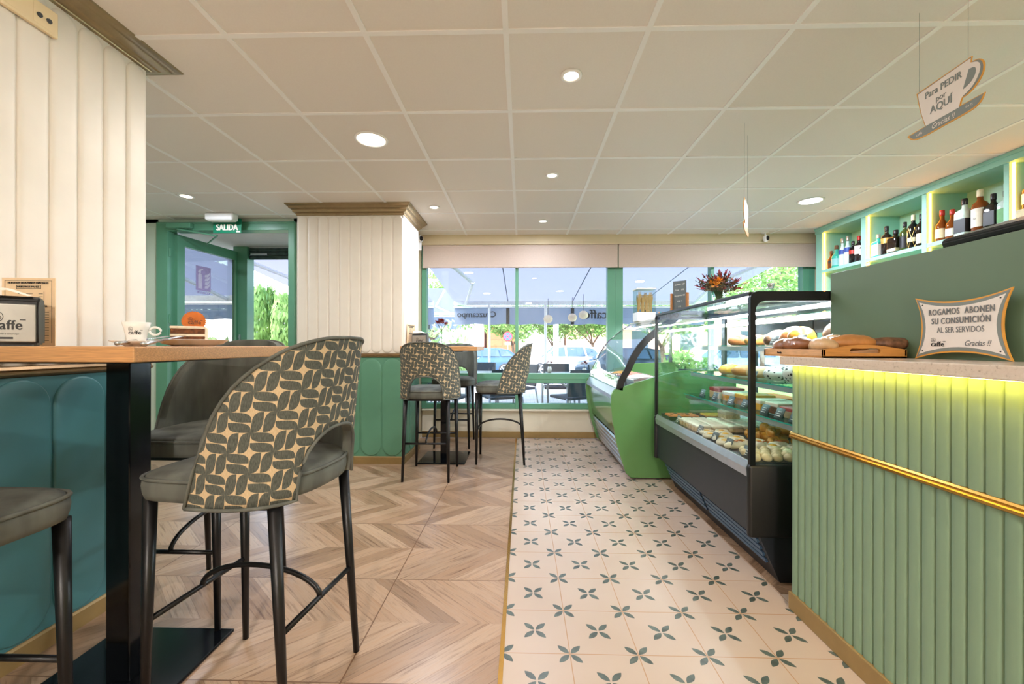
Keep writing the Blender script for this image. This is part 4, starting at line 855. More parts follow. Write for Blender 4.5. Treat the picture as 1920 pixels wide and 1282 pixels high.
# ---------------------------------------------------------------- bread tray on the counter
t = thing('bread_tray', 'bamboo serving tray with handle holes overhanging the counter end', 'tray', (1.105, 1.555, 1.0725))
B().box(.0, .30, .0, .375, 0, .006).out('tray_base', 'bamboo', t)
for x in (0, .292):
    b = B(); b.box(x, x+.008, 0, .375, .006, .031, .001); o = b.out('long_side', 'tray_wood', t)
text('family', .013, (-.0012, .26, .016), YD, ZD, 'ink', t, bold=.01)
for y in (0, .366):
    b = B(); n = 24; up = [(.30*i/n, .042+.018*math.sin(PI*i/n)**1.2) for i in range(n+1)]; hole = []
    for i in range(n+1): hole.append(i)
    # side with slot: bottom strip, top strip, ends
    def strip(lo, hi, xs):
        b.rings([[(x, y, lo(x)), (x, y+.009, lo(x)), (x, y+.009, hi(x)), (x, y, hi(x))] for x in xs])
    topf = lambda x: .031+.017*math.sin(PI*min(1, max(0, x/.30)))**1.2
    X0, X1 = .095, .205
    strip(lambda x: .0, topf, [X0*i/8 for i in range(9)]); strip(lambda x: .0, topf, [X1+(.30-X1)*i/8 for i in range(9)])
    def sl_(x): f = min(1, max(0, min(x-X0, X1-x)/.0085)); return .0085*math.sqrt(max(0, 1-(1-f)**2))
    xs = [X0+(X1-X0)*i/40 for i in range(41)]
    strip(lambda x: .0, lambda x: .026-sl_(x), xs); strip(lambda x: .026+sl_(x), topf, xs); b.out('handle_side', 'bamboo', t)
def baguette(label, x, y, L, r, rz, m, z=1.079, film=True, flat=.75):
    t = thing('bread_loaf', label, 'bread', (x, y, z), rz, 'wrapped breads on the bamboo tray'); b = B(); n = 22; R = []
    for i in range(n+1):
        f = i/n; q = r*max(.05, math.sin(PI*f))**.5*(1+.03*math.sin(f*19)); R.append([(L*(f-.5), q*math.cos(2*PI*j/14), r*flat+q*flat*math.sin(2*PI*j/14)) for j in range(14)])
    b.rings(R); o = b.out('loaf_crust', m, t, smooth=True)
    if film:
        b = B(); b.rings([[(p[0]*1.02, p[1]*1.05+random.uniform(-.0015, .0015), r*flat+(p[2]-r*flat)*1.05+random.uniform(-.0015, .0015)) for p in rr] for rr in R]); b.out('film_wrap', 'wrap', o, smooth=False)
baguette('wrapped brown loaf at the far left corner of the bamboo tray', 1.165, 1.875, .15, .045, 1.3, 'crust_brown')
baguette('glossy brown wrapped loaf in front on the long side of the tray', 1.150, 1.765, .21, .043, 1.45, 'crust_brown', 1.088)
baguette('pale wrapped roll in front near the tray corner', 1.155, 1.628, .16, .041, 1.35, 'bread_pale', 1.086)
baguette('round pale wrapped loaf behind the pale roll', 1.255, 1.705, .16, .05, 1.3, 'bread_pale', 1.086)
baguette('flat pale loaf behind the glossy brown one', 1.235, 1.81, .17, .042, 1.2, 'bread_pale')
baguette('long golden wrapped bread by the tray handle', 1.245, 1.605, .19, .042, .02, 'bread', 1.097)
baguette('dark seeded bread reaching from the tray to the notice', 1.385, 1.600, .22, .034, -.10, 'bread_dark', 1.101, False, .72)
# ---------------------------------------------------------------- on top of the cases
t = thing('chalkboard', 'small chalk price board in a wooden stand on the pastry case', 'menu board', (1.22, 3.26, 1.3705), -.75)
b = B(); b.box(-.052, .052, -.003, .003, .0, .25, .001); b.out('slate_board', 'slate', t)
b = B(); b.box(-.068, -.053, -.018, .012, 0, .155, .002); b.box(.053, .068, -.018, .012, 0, .155, .002); b.box(-.068, .068, .003, .012, 0, .02); b.out('stand', 'wood_brown', t)
for q, s in enumerate(('Sandwich  5.00', 'Tosta     5.00', 'Pan serrano 5.5', 'Cafe +', '1.70')): text(s, .017, (0, -.0036, .222-q*.043), (1, 0, .06), (0, 0, 1), 'chalk', t, shear=.2, sx=.75)
t = thing('bouquet_vase', 'clear glass vase of dark red and orange dried flowers on the pastry case', 'vase', (1.345, 2.88, 1.3705))
b = B(); b.lathe([(.036, 0), (.038, .004), (.05, .14), (.048, .14), (.036, .008)], n=28); b.out('vase_glass', 'clear', t, smooth=True)
b = B(); rnd = random.Random(3)
heads = []
for i in range(95):
    a = rnd.uniform(0, 2*PI); e = rnd.uniform(.05, 1.5); L = rnd.uniform(.07, .145); d = Vector((math.cos(a)*math.cos(e)*1.15, math.sin(a)*math.cos(e), math.sin(e)))
    p0 = Vector((rnd.uniform(-.02, .02), rnd.uniform(-.02, .02), .02)); p1 = Vector((d.x*.03, d.y*.03, .12)); p2 = p1+d*L; b.tube([p0, p1, p2], .0016, 5); heads.append((p1, p2, d))
b.out('stem', 'stem_green', t)
b = B()
for p1, p2, d in heads:
    for q in range(10):
        c = p1.lerp(p2, .25+.6*rnd.random())+Vector((rnd.uniform(-1, 1), rnd.uniform(-1, 1), rnd.uniform(-1, 1)))*.014; u = Vector((rnd.uniform(-1, 1), rnd.uniform(-1, 1), rnd.uniform(-.4, 1))).normalized()*.02; v = u.cross(Vector((.3, .5, 1))).normalized()*.006
        b._f([b.bm.verts.new(w) for w in (c, c+u*.5+v, c+u, c+u*.5-v)])
b.mi = 1
for i, (p1, p2, d) in enumerate(heads):
    if i % 3: b.tube([p2-d*.022, p2-d*.008, p2+d*.01], .0048, 6, .002)
b.out('foliage', ['leaf_dark', 'petal_red'], t)
for c in ((-.06, -.09, .145), (-.075, -.055, .165), (-.05, -.11, .17)): flower(t, c, .045, 'petal_orange', 18)
for c in ((.03, -.06, .20), (.08, -.03, .19), (-.01, -.07, .17)): flower(t, c, .025, 'petal_pink', 14)
t = thing('cake_dome', 'clear domed cake cover with steel knob on top of the pastry case', 'cake dome', (1.53, 2.60, 1.3705)); b = B(); b.lathe([(.14, 0), (.14, .004), (.11, .006), (.0, .006)], n=32, cap1=False); b.out('stand_plate', 'porcelain', t, smooth=True)
b = B(); b.lathe([(.125, .006), (.122, .05), (.10, .083), (.05, .098), (.012, .1)], n=32, cap0=False); b.out('dome_glass', 'clear', t, smooth=True); b = B(); b.lathe([(.012, .1), (.016, .108), (.024, .128), (.022, .132), (0, .132)], n=20, cap1=False); b.out('knob', 'steel', t, smooth=True)
# ---------------------------------------------------------------- green curved display case
t = thing('ice_cream_case', 'green curved-glass ice-cream display beyond the pastry case', 'display case', (0, 3.50, 0)); LG = 1.42
SIDE = [(.91, .012), (.868, .05), (.83, .17), (.793, .294), (.755, .49), (.742, .626), (.745, .69), (.755, .725), (.776, .75), (1.09, .85), (1.32, .91), (1.78, .93), (1.78, .012)]
for y0 in (0, LG-.04):
    b = B(); b.prism(SIDE, 'y', y0, y0+.04); bmesh.ops.bevel(b.bm, geom=[e for e in b.bm.edges if abs(e.verts[0].co.y-e.verts[1].co.y) < .001], offset=.006, segments=2, affect='EDGES'); b.out('side_panel', 'case_green', t, autosmooth=.5)
b = B(); b.rings([[(x, y, z) for y in (.04, LG-.04)] for x, z in ((.90, .30), (.822, .33), (.79, .49), (.775, .60), (.778, .665))], False, False, False); b.out('front_panel', 'case_green', t, smooth=True)
b = B(); b.prism([(.752, .668), (.75, .70), (.785, .755), (.82, .755), (.82, .668)], 'y', .04, LG-.04); b.out('bumper_rail', 'alu', t)
b = B()
for q in range(5): z = .30-q*.052; b.prism([(.84+q*.014, z), (.828+q*.014, z-.012), (.835+q*.014, z-.044), (.86+q*.014, z-.05)], 'y', .04, LG-.04)
b.out('ribbed_kick_plate', 'alu', t)
B().box(.93, 1.75, .04, LG-.04, .02, .66).out('base', 'dark_grey', t)
ARC = [(.785, .752), (.80, .82), (.83, .88), (.858, .925), (.90, 1.02), (.959, 1.115), (1.02, 1.185), (1.085, 1.24), (1.17, 1.31), (1.27, 1.372)]
b = B(); b.rings([[(x, .03, z), (x, LG-.03, z), (x+.005, LG-.03, z-.003), (x+.005, .03, z-.003)] for x, z in ARC]); b.out('curved_glass', 'case_glass', t, smooth=False, autosmooth=.5)
for y0, wd in ((.0, .055), (LG-.02, .012)):
    b = B(); R = []
    for i, (x, z) in enumerate(ARC):
        a = Vector(ARC[min(i+1, len(ARC)-1)])-Vector(ARC[max(0, i-1)]); n_ = Vector((a.y, -a.x)).normalized(); R.append([(x, y0, z), (x, y0+.02, z), (x+n_.x*wd, y0+.02, z+n_.y*wd), (x+n_.x*wd, y0, z+n_.y*wd)])
    b.rings(R); b.out('arch_frame', 'black', t, autosmooth=.5)
B().box(1.26, 1.78, 0, LG, 1.362, 1.38, .003).out('top_board', 'porcelain', t)
b = B(); b.box(1.30, 1.34, .03, LG-.03, 1.33, 1.36); b.out('lamp_housing', 'alu', t); B().box(1.31, 1.33, .05, LG-.05, 1.324, 1.33).out('led_tube', 'led_cold', t)
b = B(); b.box(1.70, 1.72, .04, .10, .93, 1.36); b.box(1.70, 1.72, LG-.10, LG-.04, .93, 1.36); b.out('rear_post', 'steel_dark', t)
B().box(.82, 1.72, .04, LG-.04, .66, .68).out('inner_deck', 'steel', t)
for i, (y, m, lab) in enumerate(((3.66, 'choco', 'steel tub of chocolate ice cream, nearest in the green case'), (3.98, 'cream_white', 'steel tub of cream ice cream, second in the green case'), (4.30, 'petal_pink', 'steel tub of pink ice cream, third in the green case'), (4.62, 'custard', 'steel tub of yellow ice cream, furthest in the green case'))):
    tt = thing('ice_cream_tub', lab, 'tub', (1.12, y, .681), group='ice-cream tubs'); b = B(); b.rings([[(-.17, -.12, 0), (.17, -.12, 0), (.17, .12, 0), (-.17, .12, 0)], [(-.18, -.13, .14), (.18, -.13, .14), (.18, .13, .14), (-.18, .13, .14)], [(-.175, -.125, .14), (.175, -.125, .14), (.175, .125, .14), (-.175, .125, .14)], [(-.17, -.12, .1), (.17, -.12, .1), (.17, .12, .1), (-.17, .12, .1)]]); b.out('tub', 'steel', tt); b = B(); b.ball((0, 0, .11), .15, 18, 8, (1.05, .75, .35), 0, .05, -.1); b.out('ice_cream', m, tt, smooth=True)
t = thing('cutlery_dispenser', 'clear box of wooden forks with white base on the green case', 'dispenser', (1.335, 4.60, 1.3805)); b = B(); b.box(-.10, .10, -.09, .09, 0, .10, .004); b.out('base', 'white', t); B().box(-.105, .105, -.095, .095, .345, .36, .003).out('lid', 'porcelain', t)
b = B(); b.box(-.098, .098, -.09, -.087, .10, .345); b.box(-.098, .098, .087, .09, .10, .345); b.box(-.098, -.095, -.087, .087, .10, .345); b.box(.095, .098, -.087, .087, .10, .345); b.out('clear_wall', 'clear', t)
b = B()
fk = thing('wooden_fork', 'wooden fork in the clear dispenser box', 'fork', (0, 0, 0), group='wooden forks in the dispenser'); b = B(); b.rings([[(-.008, 0, 0), (.008, 0, 0), (.008, .003, 0), (-.008, .003, 0)], [(-.006, 0, .10), (.006, 0, .10), (.006, .003, .10), (-.006, .003, .10)], [(-.016, 0, .14), (.016, 0, .14), (.016, .003, .14), (-.016, .003, .14)], [(-.015, 0, .165), (.015, 0, .165), (.015, .003, .165), (-.015, .003, .165)]])
for q in (-.011, 0, .011): b.box(q-.003, q+.003, 0, .003, .165, .19)
b.out('fork_body', 'fork_wood', fk)
rep(fk, [(1.335-.063+.042*i, 4.545+.04*j, 1.4815+(.03 if (i*7+j*3) % 4 == 0 else .0)) for j in range(3) for i in range(4)], 'wooden fork in the clear dispenser box', 'wooden forks in the dispenser', .3)
t = thing('spoon_cup', 'small cup of coloured wooden ice-cream spoons by the dispenser', 'cup', (1.50, 4.55, 1.3805)); b = B(); b.lathe([(.025, 0), (.034, .06), (.032, .06), (.023, .004)], n=20); b.out('cup_body', 'clear', t, smooth=True)
for q, m in enumerate(('fork_wood', 'petal_orange', 'liq_teal', 'wood_brown', 'petal_orange')):
    b = B(); b.tube([(-.015+.007*q, 0, .005), (-.03+.015*q, .0, .105)], .004, 6); b.out('spoon', m, t)
# ---------------------------------------------------------------- bottle shelves along the right wall
t = thing('bottle_shelves', 'green wall unit of lit compartments holding spirit bottles', 'shelf unit', (3.33, 4.805, 0)); X2 = .325
DV = [(0.0, -.092), (-.625, -.682), (-1.249, -1.290), (-1.839, -1.873), (-2.43, -2.47), (-3.03, -3.07)]
b = B(); b.box(X2, X2+.004, -3.07, 0, .4, CZ-.005); b.out('back_panel', 'shelf_green', t)
for y1, y0 in DV: B().box(0, X2, y0, y1, .4, CZ-.06, .002).out('divider', 'shelf_green', t)
for z0, z1 in ((1.93, 1.962), (1.44, 1.47), (.95, .98), (.4, .43)):
    b = B()
    for (a, c), (d, e) in zip(DV, DV[1:]): b.box(.002, X2, d, c, z0, z1)
    b.out('shelf_board', 'shelf_green', t)
b = B(); b.box(-.012, X2, -3.07, .0, CZ-.069, CZ-.001, .002); b.box(-.02, .01, -3.07, .004, CZ-.028, CZ-.001, .004); b.out('fascia', 'shelf_green', t)
for (a, c) in DV[:-1]:
    for z0, z1 in ((1.963, 2.373), (1.471, 1.929)): B().box(.018, .030, c-.012, c-.001, z0, z1).out('led_strip', 'led_warm', t)
def bottle(y, w, h, shape, liq, label_m, cap, desc, x=3.395, lab=(.18, .5), extra=None, z=1.9625):
    t = thing('bottle', desc, 'bottle', (x, y, z), group='spirit bottles on the lit shelves'); r = w/2; nk = max(.0125, r*.36); hb = h*.62; hs = h*.74; hn = h*.86
    b = B()
    if shape == 'round': b.lathe([(r*.9, 0), (r, .006), (r, hb), (r*.86, hb+(hs-hb)*.45), (nk*1.15, hs), (nk, hs+.01), (nk, hn), (nk*1.1, hn+.002)], n=24)
    elif shape == 'slim': b.lathe([(r*.9, 0), (r, .006), (r, h*.5), (r*.8, h*.58), (nk*1.2, h*.7), (nk, h*.76), (nk, hn)], n=24)
    elif shape == 'dumpy': b.lathe([(r*.92, 0), (r, .01), (r*1.0, h*.42), (r*.95, h*.52), (r*.6, h*.62), (nk*1.3, h*.66), (nk, h*.7), (nk, hn)], n=24)
    else:
        def sq(q, z, n=7): return [(q*spow(math.cos(2*PI*i/28+PI/4), 2/n), q*spow(math.sin(2*PI*i/28+PI/4), 2/n), z) for i in range(28)]
        def rd(q, z): return [(q*math.cos(2*PI*i/28+PI/4), q*math.sin(2*PI*i/28+PI/4), z) for i in range(28)]
        b.rings([sq(r*.94, 0), sq(r, .006), sq(r, h*.60), sq(r*.92, h*.66), rd(nk*1.3, h*.73), rd(nk, h*.76), rd(nk, hn)])
    b.out('bottle_body', liq, t, smooth=True)
    b = B(); b.lathe([(nk*1.08, hn-.01), (nk*1.12, hn), (nk*1.12, h*.985), (nk*.9, h)], n=18); b.out('cap', cap, t, smooth=True)
    if label_m:
        b = B(); z0, z1 = h*lab[0], h*lab[1]; q = r*1.012 if shape != 'square' else r*1.015
        if shape == 'square': b.box(-q, q*.9, -q, q*.85, z0, z1, .002); b.out('label', label_m, t)
        else:
            A = [PI*.75+PI*.95*i/16 for i in range(17)]; b.rings([[(q*math.cos(a), q*math.sin(a), zz) for a in A] for zz in (z0, z1)], False, False, False); b.out('label', label_m, t, smooth=True)
    return t
bottle(4.66, .072, .20, 'dumpy', 'liq_amber', 'label_black', 'cap_cork', 'squat amber bottle with cork stopper, first by the window', lab=(.3, .45))
bottle(4.585, .09, .243, 'dumpy', 'liq_teal', 'liq_blue', 'cap_cork', 'round-shouldered blue-green bottle with dark stopper beside the squat amber one', lab=(.1, .4))
bottle(4.50, .066, .296, 'slim', 'liq_clear', 'label_blue', 'cap_silver', 'clear slim bottle with blue label, left of its twin', lab=(.42, .58))
bottle(4.43, .066, .302, 'slim', 'liq_clear', 'label_blue', 'cap_silver', 'clear slim bottle with blue label, right of its twin', lab=(.44, .6))
bottle(4.36, .068, .232, 'round', 'liq_black', 'cap_red', 'cap_black', 'black bottle with red mark in the compartment nearest the window', lab=(.42, .6))
bottle(4.285, .073, .267, 'round', 'liq_wine', 'label_white', 'cap_red', 'dark bottle with red cap and white label', lab=(.3, .62))
bottle(4.222, .07, .21, 'round', 'liq_wine', 'label_white', 'cap_black', 'dark bottle with white label half hidden by the first divider', lab=(.3, .6))
bottle(4.055, .088, .22, 'square', 'liq_teal', 'label_white', 'cap_silver', 'square turquoise gin bottle with white label', lab=(.06, .55))
bottle(3.965, .082, .272, 'round', 'liq_dark', 'label_gold', 'cap_black', 'brown bottle with gold arch label next to the turquoise one', lab=(.4, .58))
bottle(3.87, .095, .211, 'square', 'liq_dark', 'label_cream', 'cap_black', 'stout dark rum bottle with torn cream label', lab=(.06, .2))
bottle(3.78, .07, .256, 'round', 'liq_green', 'label_black', 'cap_black', 'dark green bottle with black and red label', lab=(.1, .5))
t9 = bottle(3.70, .078, .296, 'round', 'liq_black', 'label_cream', 'cap_cream', 'black bottle wrapped in a gold diamond net', lab=(.2, .32))
b = B()
for q in range(6):
    a0 = 2*PI*q/6
    for s in (1, -1): b.tube([(.0400*math.cos(a0+s*f*1.1), .0400*math.sin(a0+s*f*1.1), .01+.17*f) for f in [i/8 for i in range(9)]], .0012, 5)
b.out('gold_net', 'label_gold', t9)
bottle(3.628, .066, .28, 'round', 'liq_dark', 'label_cream', 'cap_black', 'dark bottle with cream label against the second divider', lab=(.1, .4))
bottle(3.452, .082, .255, 'dumpy', 'liq_amber', 'label_cream', 'cap_red', 'amber whisky bottle with red cap by the light strip', lab=(.1, .4))
bottle(3.372, .08, .235, 'dumpy', 'liq_amber', 'label_white', 'cap_red', 'dark amber whisky bottle, second with a red cap', lab=(.1, .35), x=3.395)
bottle(3.280, .09, .288, 'square', 'liq_clear', 'label_black', 'cap_black', 'square clear bottle with slanted black label', lab=(.08, .45), x=3.395)
bottle(3.30, .06, .27, 'round', 'liq_amber', None, 'cap_black', 'thin amber bottle standing at the back between others', x=3.57)
tb = bottle(3.177, .094, .318, 'round', 'liq_amber', 'label_white', 'cap_cream', 'tall amber whisky bottle with white label and cream cap', lab=(.12, .55), x=3.40)
text('12', .02, (-.0482, -.004, .1), YD, ZD, 'ink', tb)
bottle(3.085, .078, .255, 'square', 'liq_dark', 'label_black', 'cap_black', 'square bottle with black and white label above the till screen', lab=(.1, .5), x=3.395)
bottle(3.008, .066, .25, 'square', 'liq_clear', 'label_green', 'cap_black', 'square bottle with green label beside the third divider', lab=(.1, .5), x=3.395)
t = thing('gift_box', 'pale box under a bottle in the compartment at the picture edge', 'box', (3.395, 2.86, 1.9625)); B().box(-.05, .05, -.05, .05, 0, .075, .002).out('carton', 'label_cream', t)
bottle(2.86, .085, .20, 'round', 'liq_amber', 'label_white', 'cap_cork', 'bottle standing on the pale box at the picture edge', lab=(.15, .5), z=2.038)
# ---------------------------------------------------------------- outside
GZ = -.05
S_(B().box(-30, 30, 5.24, 12.6, GZ-.2, GZ).out('ground_terrace', 'paving')); S_(B().box(-60, 60, 12.6, 90, -.6, -.42).out('ground_street', 'asphalt'))
S_(B().box(-60, 60, 27.2, 30, -.42, -.30).out('ground_pavement', 'paving')); S_(B().box(3.5, 40, 8.4, 12.6, GZ, GZ+.03).out('ground_lawn', 'grass'))
def awning(label, x0, x1, y0, z0, y1, z1, vh, txts, splits, x1t=None):
    t = thing('awning', label, 'awning', ((x0+x1)/2, y0, z0)); ox = (x0+x1)/2; dy, dz = y1-y0, z1-z0
    b = B(); n = 10; xs = [x0+(x1-x0)*i/n-ox for i in range(n+1)]
    xt = [x0+((x1t or x1)-x0)*i/n-ox for i in range(n+1)]
    for i in range(n): b.rings([[(xt[i], 0, 0), (xt[i+1], 0, 0)], [(xs[i], dy, dz), (xs[i+1], dy, dz)]], False, False, False)
    b.out('canopy', 'awning', t)
    b = B()
    for q in splits: b.rings([[(q-ox-.009, .0, -.004), (q-ox+.009, 0, -.004), (q-ox+.009, 0, -.001), (q-ox-.009, 0, -.001)], [(q-ox-.009, dy, dz-.004), (q-ox+.009, dy, dz-.004), (q-ox+.009, dy, dz-.001), (q-ox-.009, dy, dz-.001)]])
    b.out('seam', 'valance', t)
    b = B(); b.box(x0-ox, x1-ox, dy-.04, dy+.06, dz-.09, dz+.02, .01); b.box(x0-ox, x1-ox, dy-.03, dy+.02, dz-.16, dz-.12); b.out('front_bar', 'post_white', t)
    b = B(); m = 60; top = [(x0-ox+(x1-x0)*i/m, dy+.03+.012*math.sin(i*1.9), dz-.13) for i in range(m+1)]; bot = [(p[0], dy+.05+.03*math.sin(i*1.9+.5), dz-.13-vh-.012*math.sin(i*.9)) for i, p in enumerate(top)]
    b.rings([top, bot], False, False, False); b.out('valance', 'valance', t, smooth=True)
    b = B()
    for q in splits: b.box(q-ox-.04, q-ox+.04, dy+.0, dy+.01, dz-.13-vh, dz-.13)
    b.out('valance_seam', 'dark_grey', t)
    for s, x, sz in txts: text(s, sz, (x-ox, dy-.03, dz-.13-vh*.45), (-1, 0, 0), (0, 0, 1), 'ink', t, bold=.025)
    b = B()
    for xa, d in ((x0+.15, 1), (x1-.15, -1)): b.tube([(xa-ox, .1, -.06), (xa-ox+d*.55, dy*.55, dz*.55-.12), (xa-ox+d*.15, dy-.05, dz-.05)], .035, 8)
    b.out('folding_arm', 'post_white', t); return t
awning('large grey-lilac awning over the terrace in front of the shop window', -1.65, 4.35, 5.45, 2.72, 10.0, 2.18, .42, [('Cruzcampo', -1.1, .20), ('FABRICA', -.95, .0), ('caffe', 2.0, .34)][:1]+[('caffe', 1.75, .30)], (-.35, 1.2, 2.9))
awning('second grey awning further left, seen through the left window edge and over the doorway', -4.9, -2.15, 5.45, 2.72, 10.0, 2.18, .42, [], (-3.5,))
awning('third grey awning, steep and short, seen only through the glass of the open door', -9.5, -5.35, 5.45, 3.15, 7.85, 2.05, .3, [], (-7, -8), -4.05)
awning('distant awning over the street corner behind the terrace', -4.6, -2.3, 12.9, 2.9, 15.5, 2.35, .5, [], (-3.5,))
# posts
for x, y, r, lab in ((.98, 12.2, .075, 'broad white post at the street edge of the terrace'), (.55, 9.9, .035, 'thin white post carrying the awning front bar'), (-.79, 9.9, .03, 'thin white awning post left of the window bar')):
    tt = thing('street_post', lab, 'post', (x, y, GZ)); b = B(); b.lathe([(r, 0), (r, 2.15 if y < 12 else 3.0)], n=12); b.lathe([(r*2, 0), (r*2, .01)], n=12); b.out('post_shaft', 'post_white', tt, autosmooth=.6)
# lanterns under the awning
for x, y, z, lab in ((.58, 9.4, 1.72, 'round paper lantern hanging alone under the awning'), (1.13, 9.45, 1.755, 'left paper lantern of the pair under the awning'), (1.35, 9.25, 1.80, 'right paper lantern of the pair under the awning')):
    tt = thing('lantern', lab, 'lantern', (x, y, z)); b = B(); b.ball((0, 0, 0), .105, 16, 10, (1, 1, .9)); b.out('paper_globe', 'lantern', tt, smooth=True); b = B(); b.tube([(0, 0, .09), (0, 0, .46)], .006, 6); b.out('cord', 'dark_grey', tt)
# buildings
def building(label, x0, x1, y0, h, m, wins=()):
    tt = thing('building', label, 'building', ((x0+x1)/2, y0, -.42)); w = (x1-x0)/2
    B().box(-w, w, 0, 6, 0, h, .02).out('facade', m, tt); B().box(-w-.1, w+.1, -.1, 6.1, h, h+.25).out('parapet', 'wall_white', tt)
    for wx in wins:
        f = B(); f.box(wx-.7, wx+.7, -.05, .05, 1.2, 2.8); f = f.out('window', 'steel_dark', tt); B().box(wx-.62, wx+.62, -.055, -.045, 1.28, 2.72).out('pane', 'car_glass', f)
    return tt
building('white house wall behind the parked cars at the left of the window', -9.5, -3.05, 33, 5.2, 'wall_white', (-1,))
building('red brick building behind the no-parking sign', -2.8, -.3, 32.5, 4.2, 'brick_panel')
building('low white wall building behind the white car', 0.0, 3.4, 34, 3.4, 'wall_white'); building('pink rendered building behind the street trees', 3.65, 24, 35, 4.6, 'wall_pink', (-4, 0, 5))
building('pale house far left beyond the hedge', -26, -11, 34, 6, 'wall_white', (-3, 2))
# no-parking sign
tt = thing('road_sign', 'round red and blue no-parking road sign beside a tree', 'sign', (-.84, 23.9, -.42)); b = B(); b.tube([(0, 0, 0), (0, 0, 2.3)], .03, 8); b.out('sign_post', 'alu', tt)
def disc(r, y0, y1): b = B(); b.rings([[(r*math.cos(2*PI*i/32), y, 2.06+r*math.sin(2*PI*i/32)) for i in range(32)] for y in (y0, y1)]); return b
disc(.28, -.05, -.035).out('sign_rim', 'sign_red', tt); disc(.215, -.055, -.05).out('sign_disc', 'sign_blue', tt)
b = B()
for s in (1, -1): b.rings([[(-.15*s-.03, y, 1.91), (-.15*s+.03, y, 1.91), (.15*s+.03, y, 2.21), (.15*s-.03, y, 2.21)] for y in (-.058, -.056)])
b.out('sign_cross', 'sign_red', tt); B().box(-.17, .17, -.05, -.04, 1.60, 1.74).out('supplementary_plate', 'white', tt)
# cars
def car(label, x, y, m, L=4.2, H=1.5, rz=0.0, suv=False):
    tt = thing('car', label, 'car', (x, y, -.42), rz, 'cars parked in the street'); h = H; W2 = .88
    P = [(-L*.5, .30), (-L*.5, .62), (-L*.47, .80), (-L*.28, .95), (-L*.13, h*.96), (-L*.05, h), (L*.22, h), (L*.36, h*.93), (L*.47, .98), (L*.5, .80), (L*.5, .30)]
    b = B(); R = []
    for y_, ins in ((-W2, .05), (-W2*.97, .0), (W2*.97, .0), (W2, .05)):
        R.append([(px, y_*(1 if pz < .97 else .84), pz-(ins if pz > .5 else 0)) for px, pz in P])
    b.rings(R); body = b.out('car_body', m, tt, autosmooth=.5)
    for sy in (-1, 1):
        b = B(); ww = W2*sy
        for poly in ([(-L*.235, 1.0), (-L*.125, h*.93), (-L*.02, h*.955), (-L*.01, 1.0)], [(L*.01, 1.0), (L*.005, h*.955), (L*.2, h*.95), (L*.23, 1.0)], [(L*.25, 1.0), (L*.22, h*.945), (L*.33, h*.89), (L*.40, 1.02)]):
            b.rings([[(px, ww*(1.02 if pz < 1.1 else .90)+sy*o, pz) for px, pz in poly] for o in (0, .012)])
        b.out('side_window', 'car_glass', tt)
    b = B(); b.rings([[(-L*.283, -.7, .965), (-L*.283, .7, .965), (-L*.14, .62, h*.955), (-L*.14, -.62, h*.955)], [(-L*.30, -.7, .97), (-L*.30, .7, .97), (-L*.155, .62, h*.965), (-L*.155, -.62, h*.965)]]); b.out('windscreen', 'car_glass', tt)
    for wx in (-L*.31, L*.30):
        for sy in (-1, 1):
            b = B(); r = .33
            b.rings([[(wx+q*math.cos(2*PI*i/24), yy, .33+q*math.sin(2*PI*i/24)) for i in range(24)] for q, yy in ((r*.9, sy*.70), (r, sy*.72), (r, sy*.88), (r*.9, sy*.905), (r*.72, sy*.905))]); wh = b.out('wheel', 'tyre', tt, autosmooth=.6)
            b = B()
            for q in range(5):
                a = 2*PI*q/5; b.tube([(wx, sy*.91, .33), (wx+.22*math.cos(a), sy*.91, .33+.22*math.sin(a))], .035, 6)
            b.loop([(wx+.225*math.cos(2*PI*i/24), sy*.908, .33+.225*math.sin(2*PI*i/24)) for i in range(24)], .02, 6); b.out('rim', 'alu', wh)
    b = B(); b.box(-L*.5-.01, -L*.5+.10, -.78, -.45, .62, .76, .03); b.box(-L*.5-.01, -L*.5+.10, .45, .78, .62, .76, .03); b.out('headlight', 'porcelain', tt)
    b = B(); b.box(-L*.505, L*.505, -.87, .87, .26, .40, .03); b.out('bumper_sill', 'black_plastic', tt)
    b = B(); [b.box(-L*.22, -L*.17, sy*.90-.06, sy*.90+.06, .98, 1.10, .02) for sy in (-1, 1)]; b.out('mirror', m, tt)
    return tt
car('white estate car parked across the middle of the window', 2.25, 22.2, 'car_white', 4.3, 1.55)
car('dark blue car parked right of the white one', 4.45, 18.6, 'car_dark', 4.3, 1.45, -.06)
car('blue-and-white hatchback behind the bar stools, left of the window bar', -2.1, 21.4, 'car_blue', 3.8, 1.42, .12)
car('silver car furthest left in the shop window', -4.2, 25.5, 'car_grey', 4.3, 1.5, .1); car('grey car far right in the street', 10.5, 21.2, 'car_grey', 4.3, 1.5)
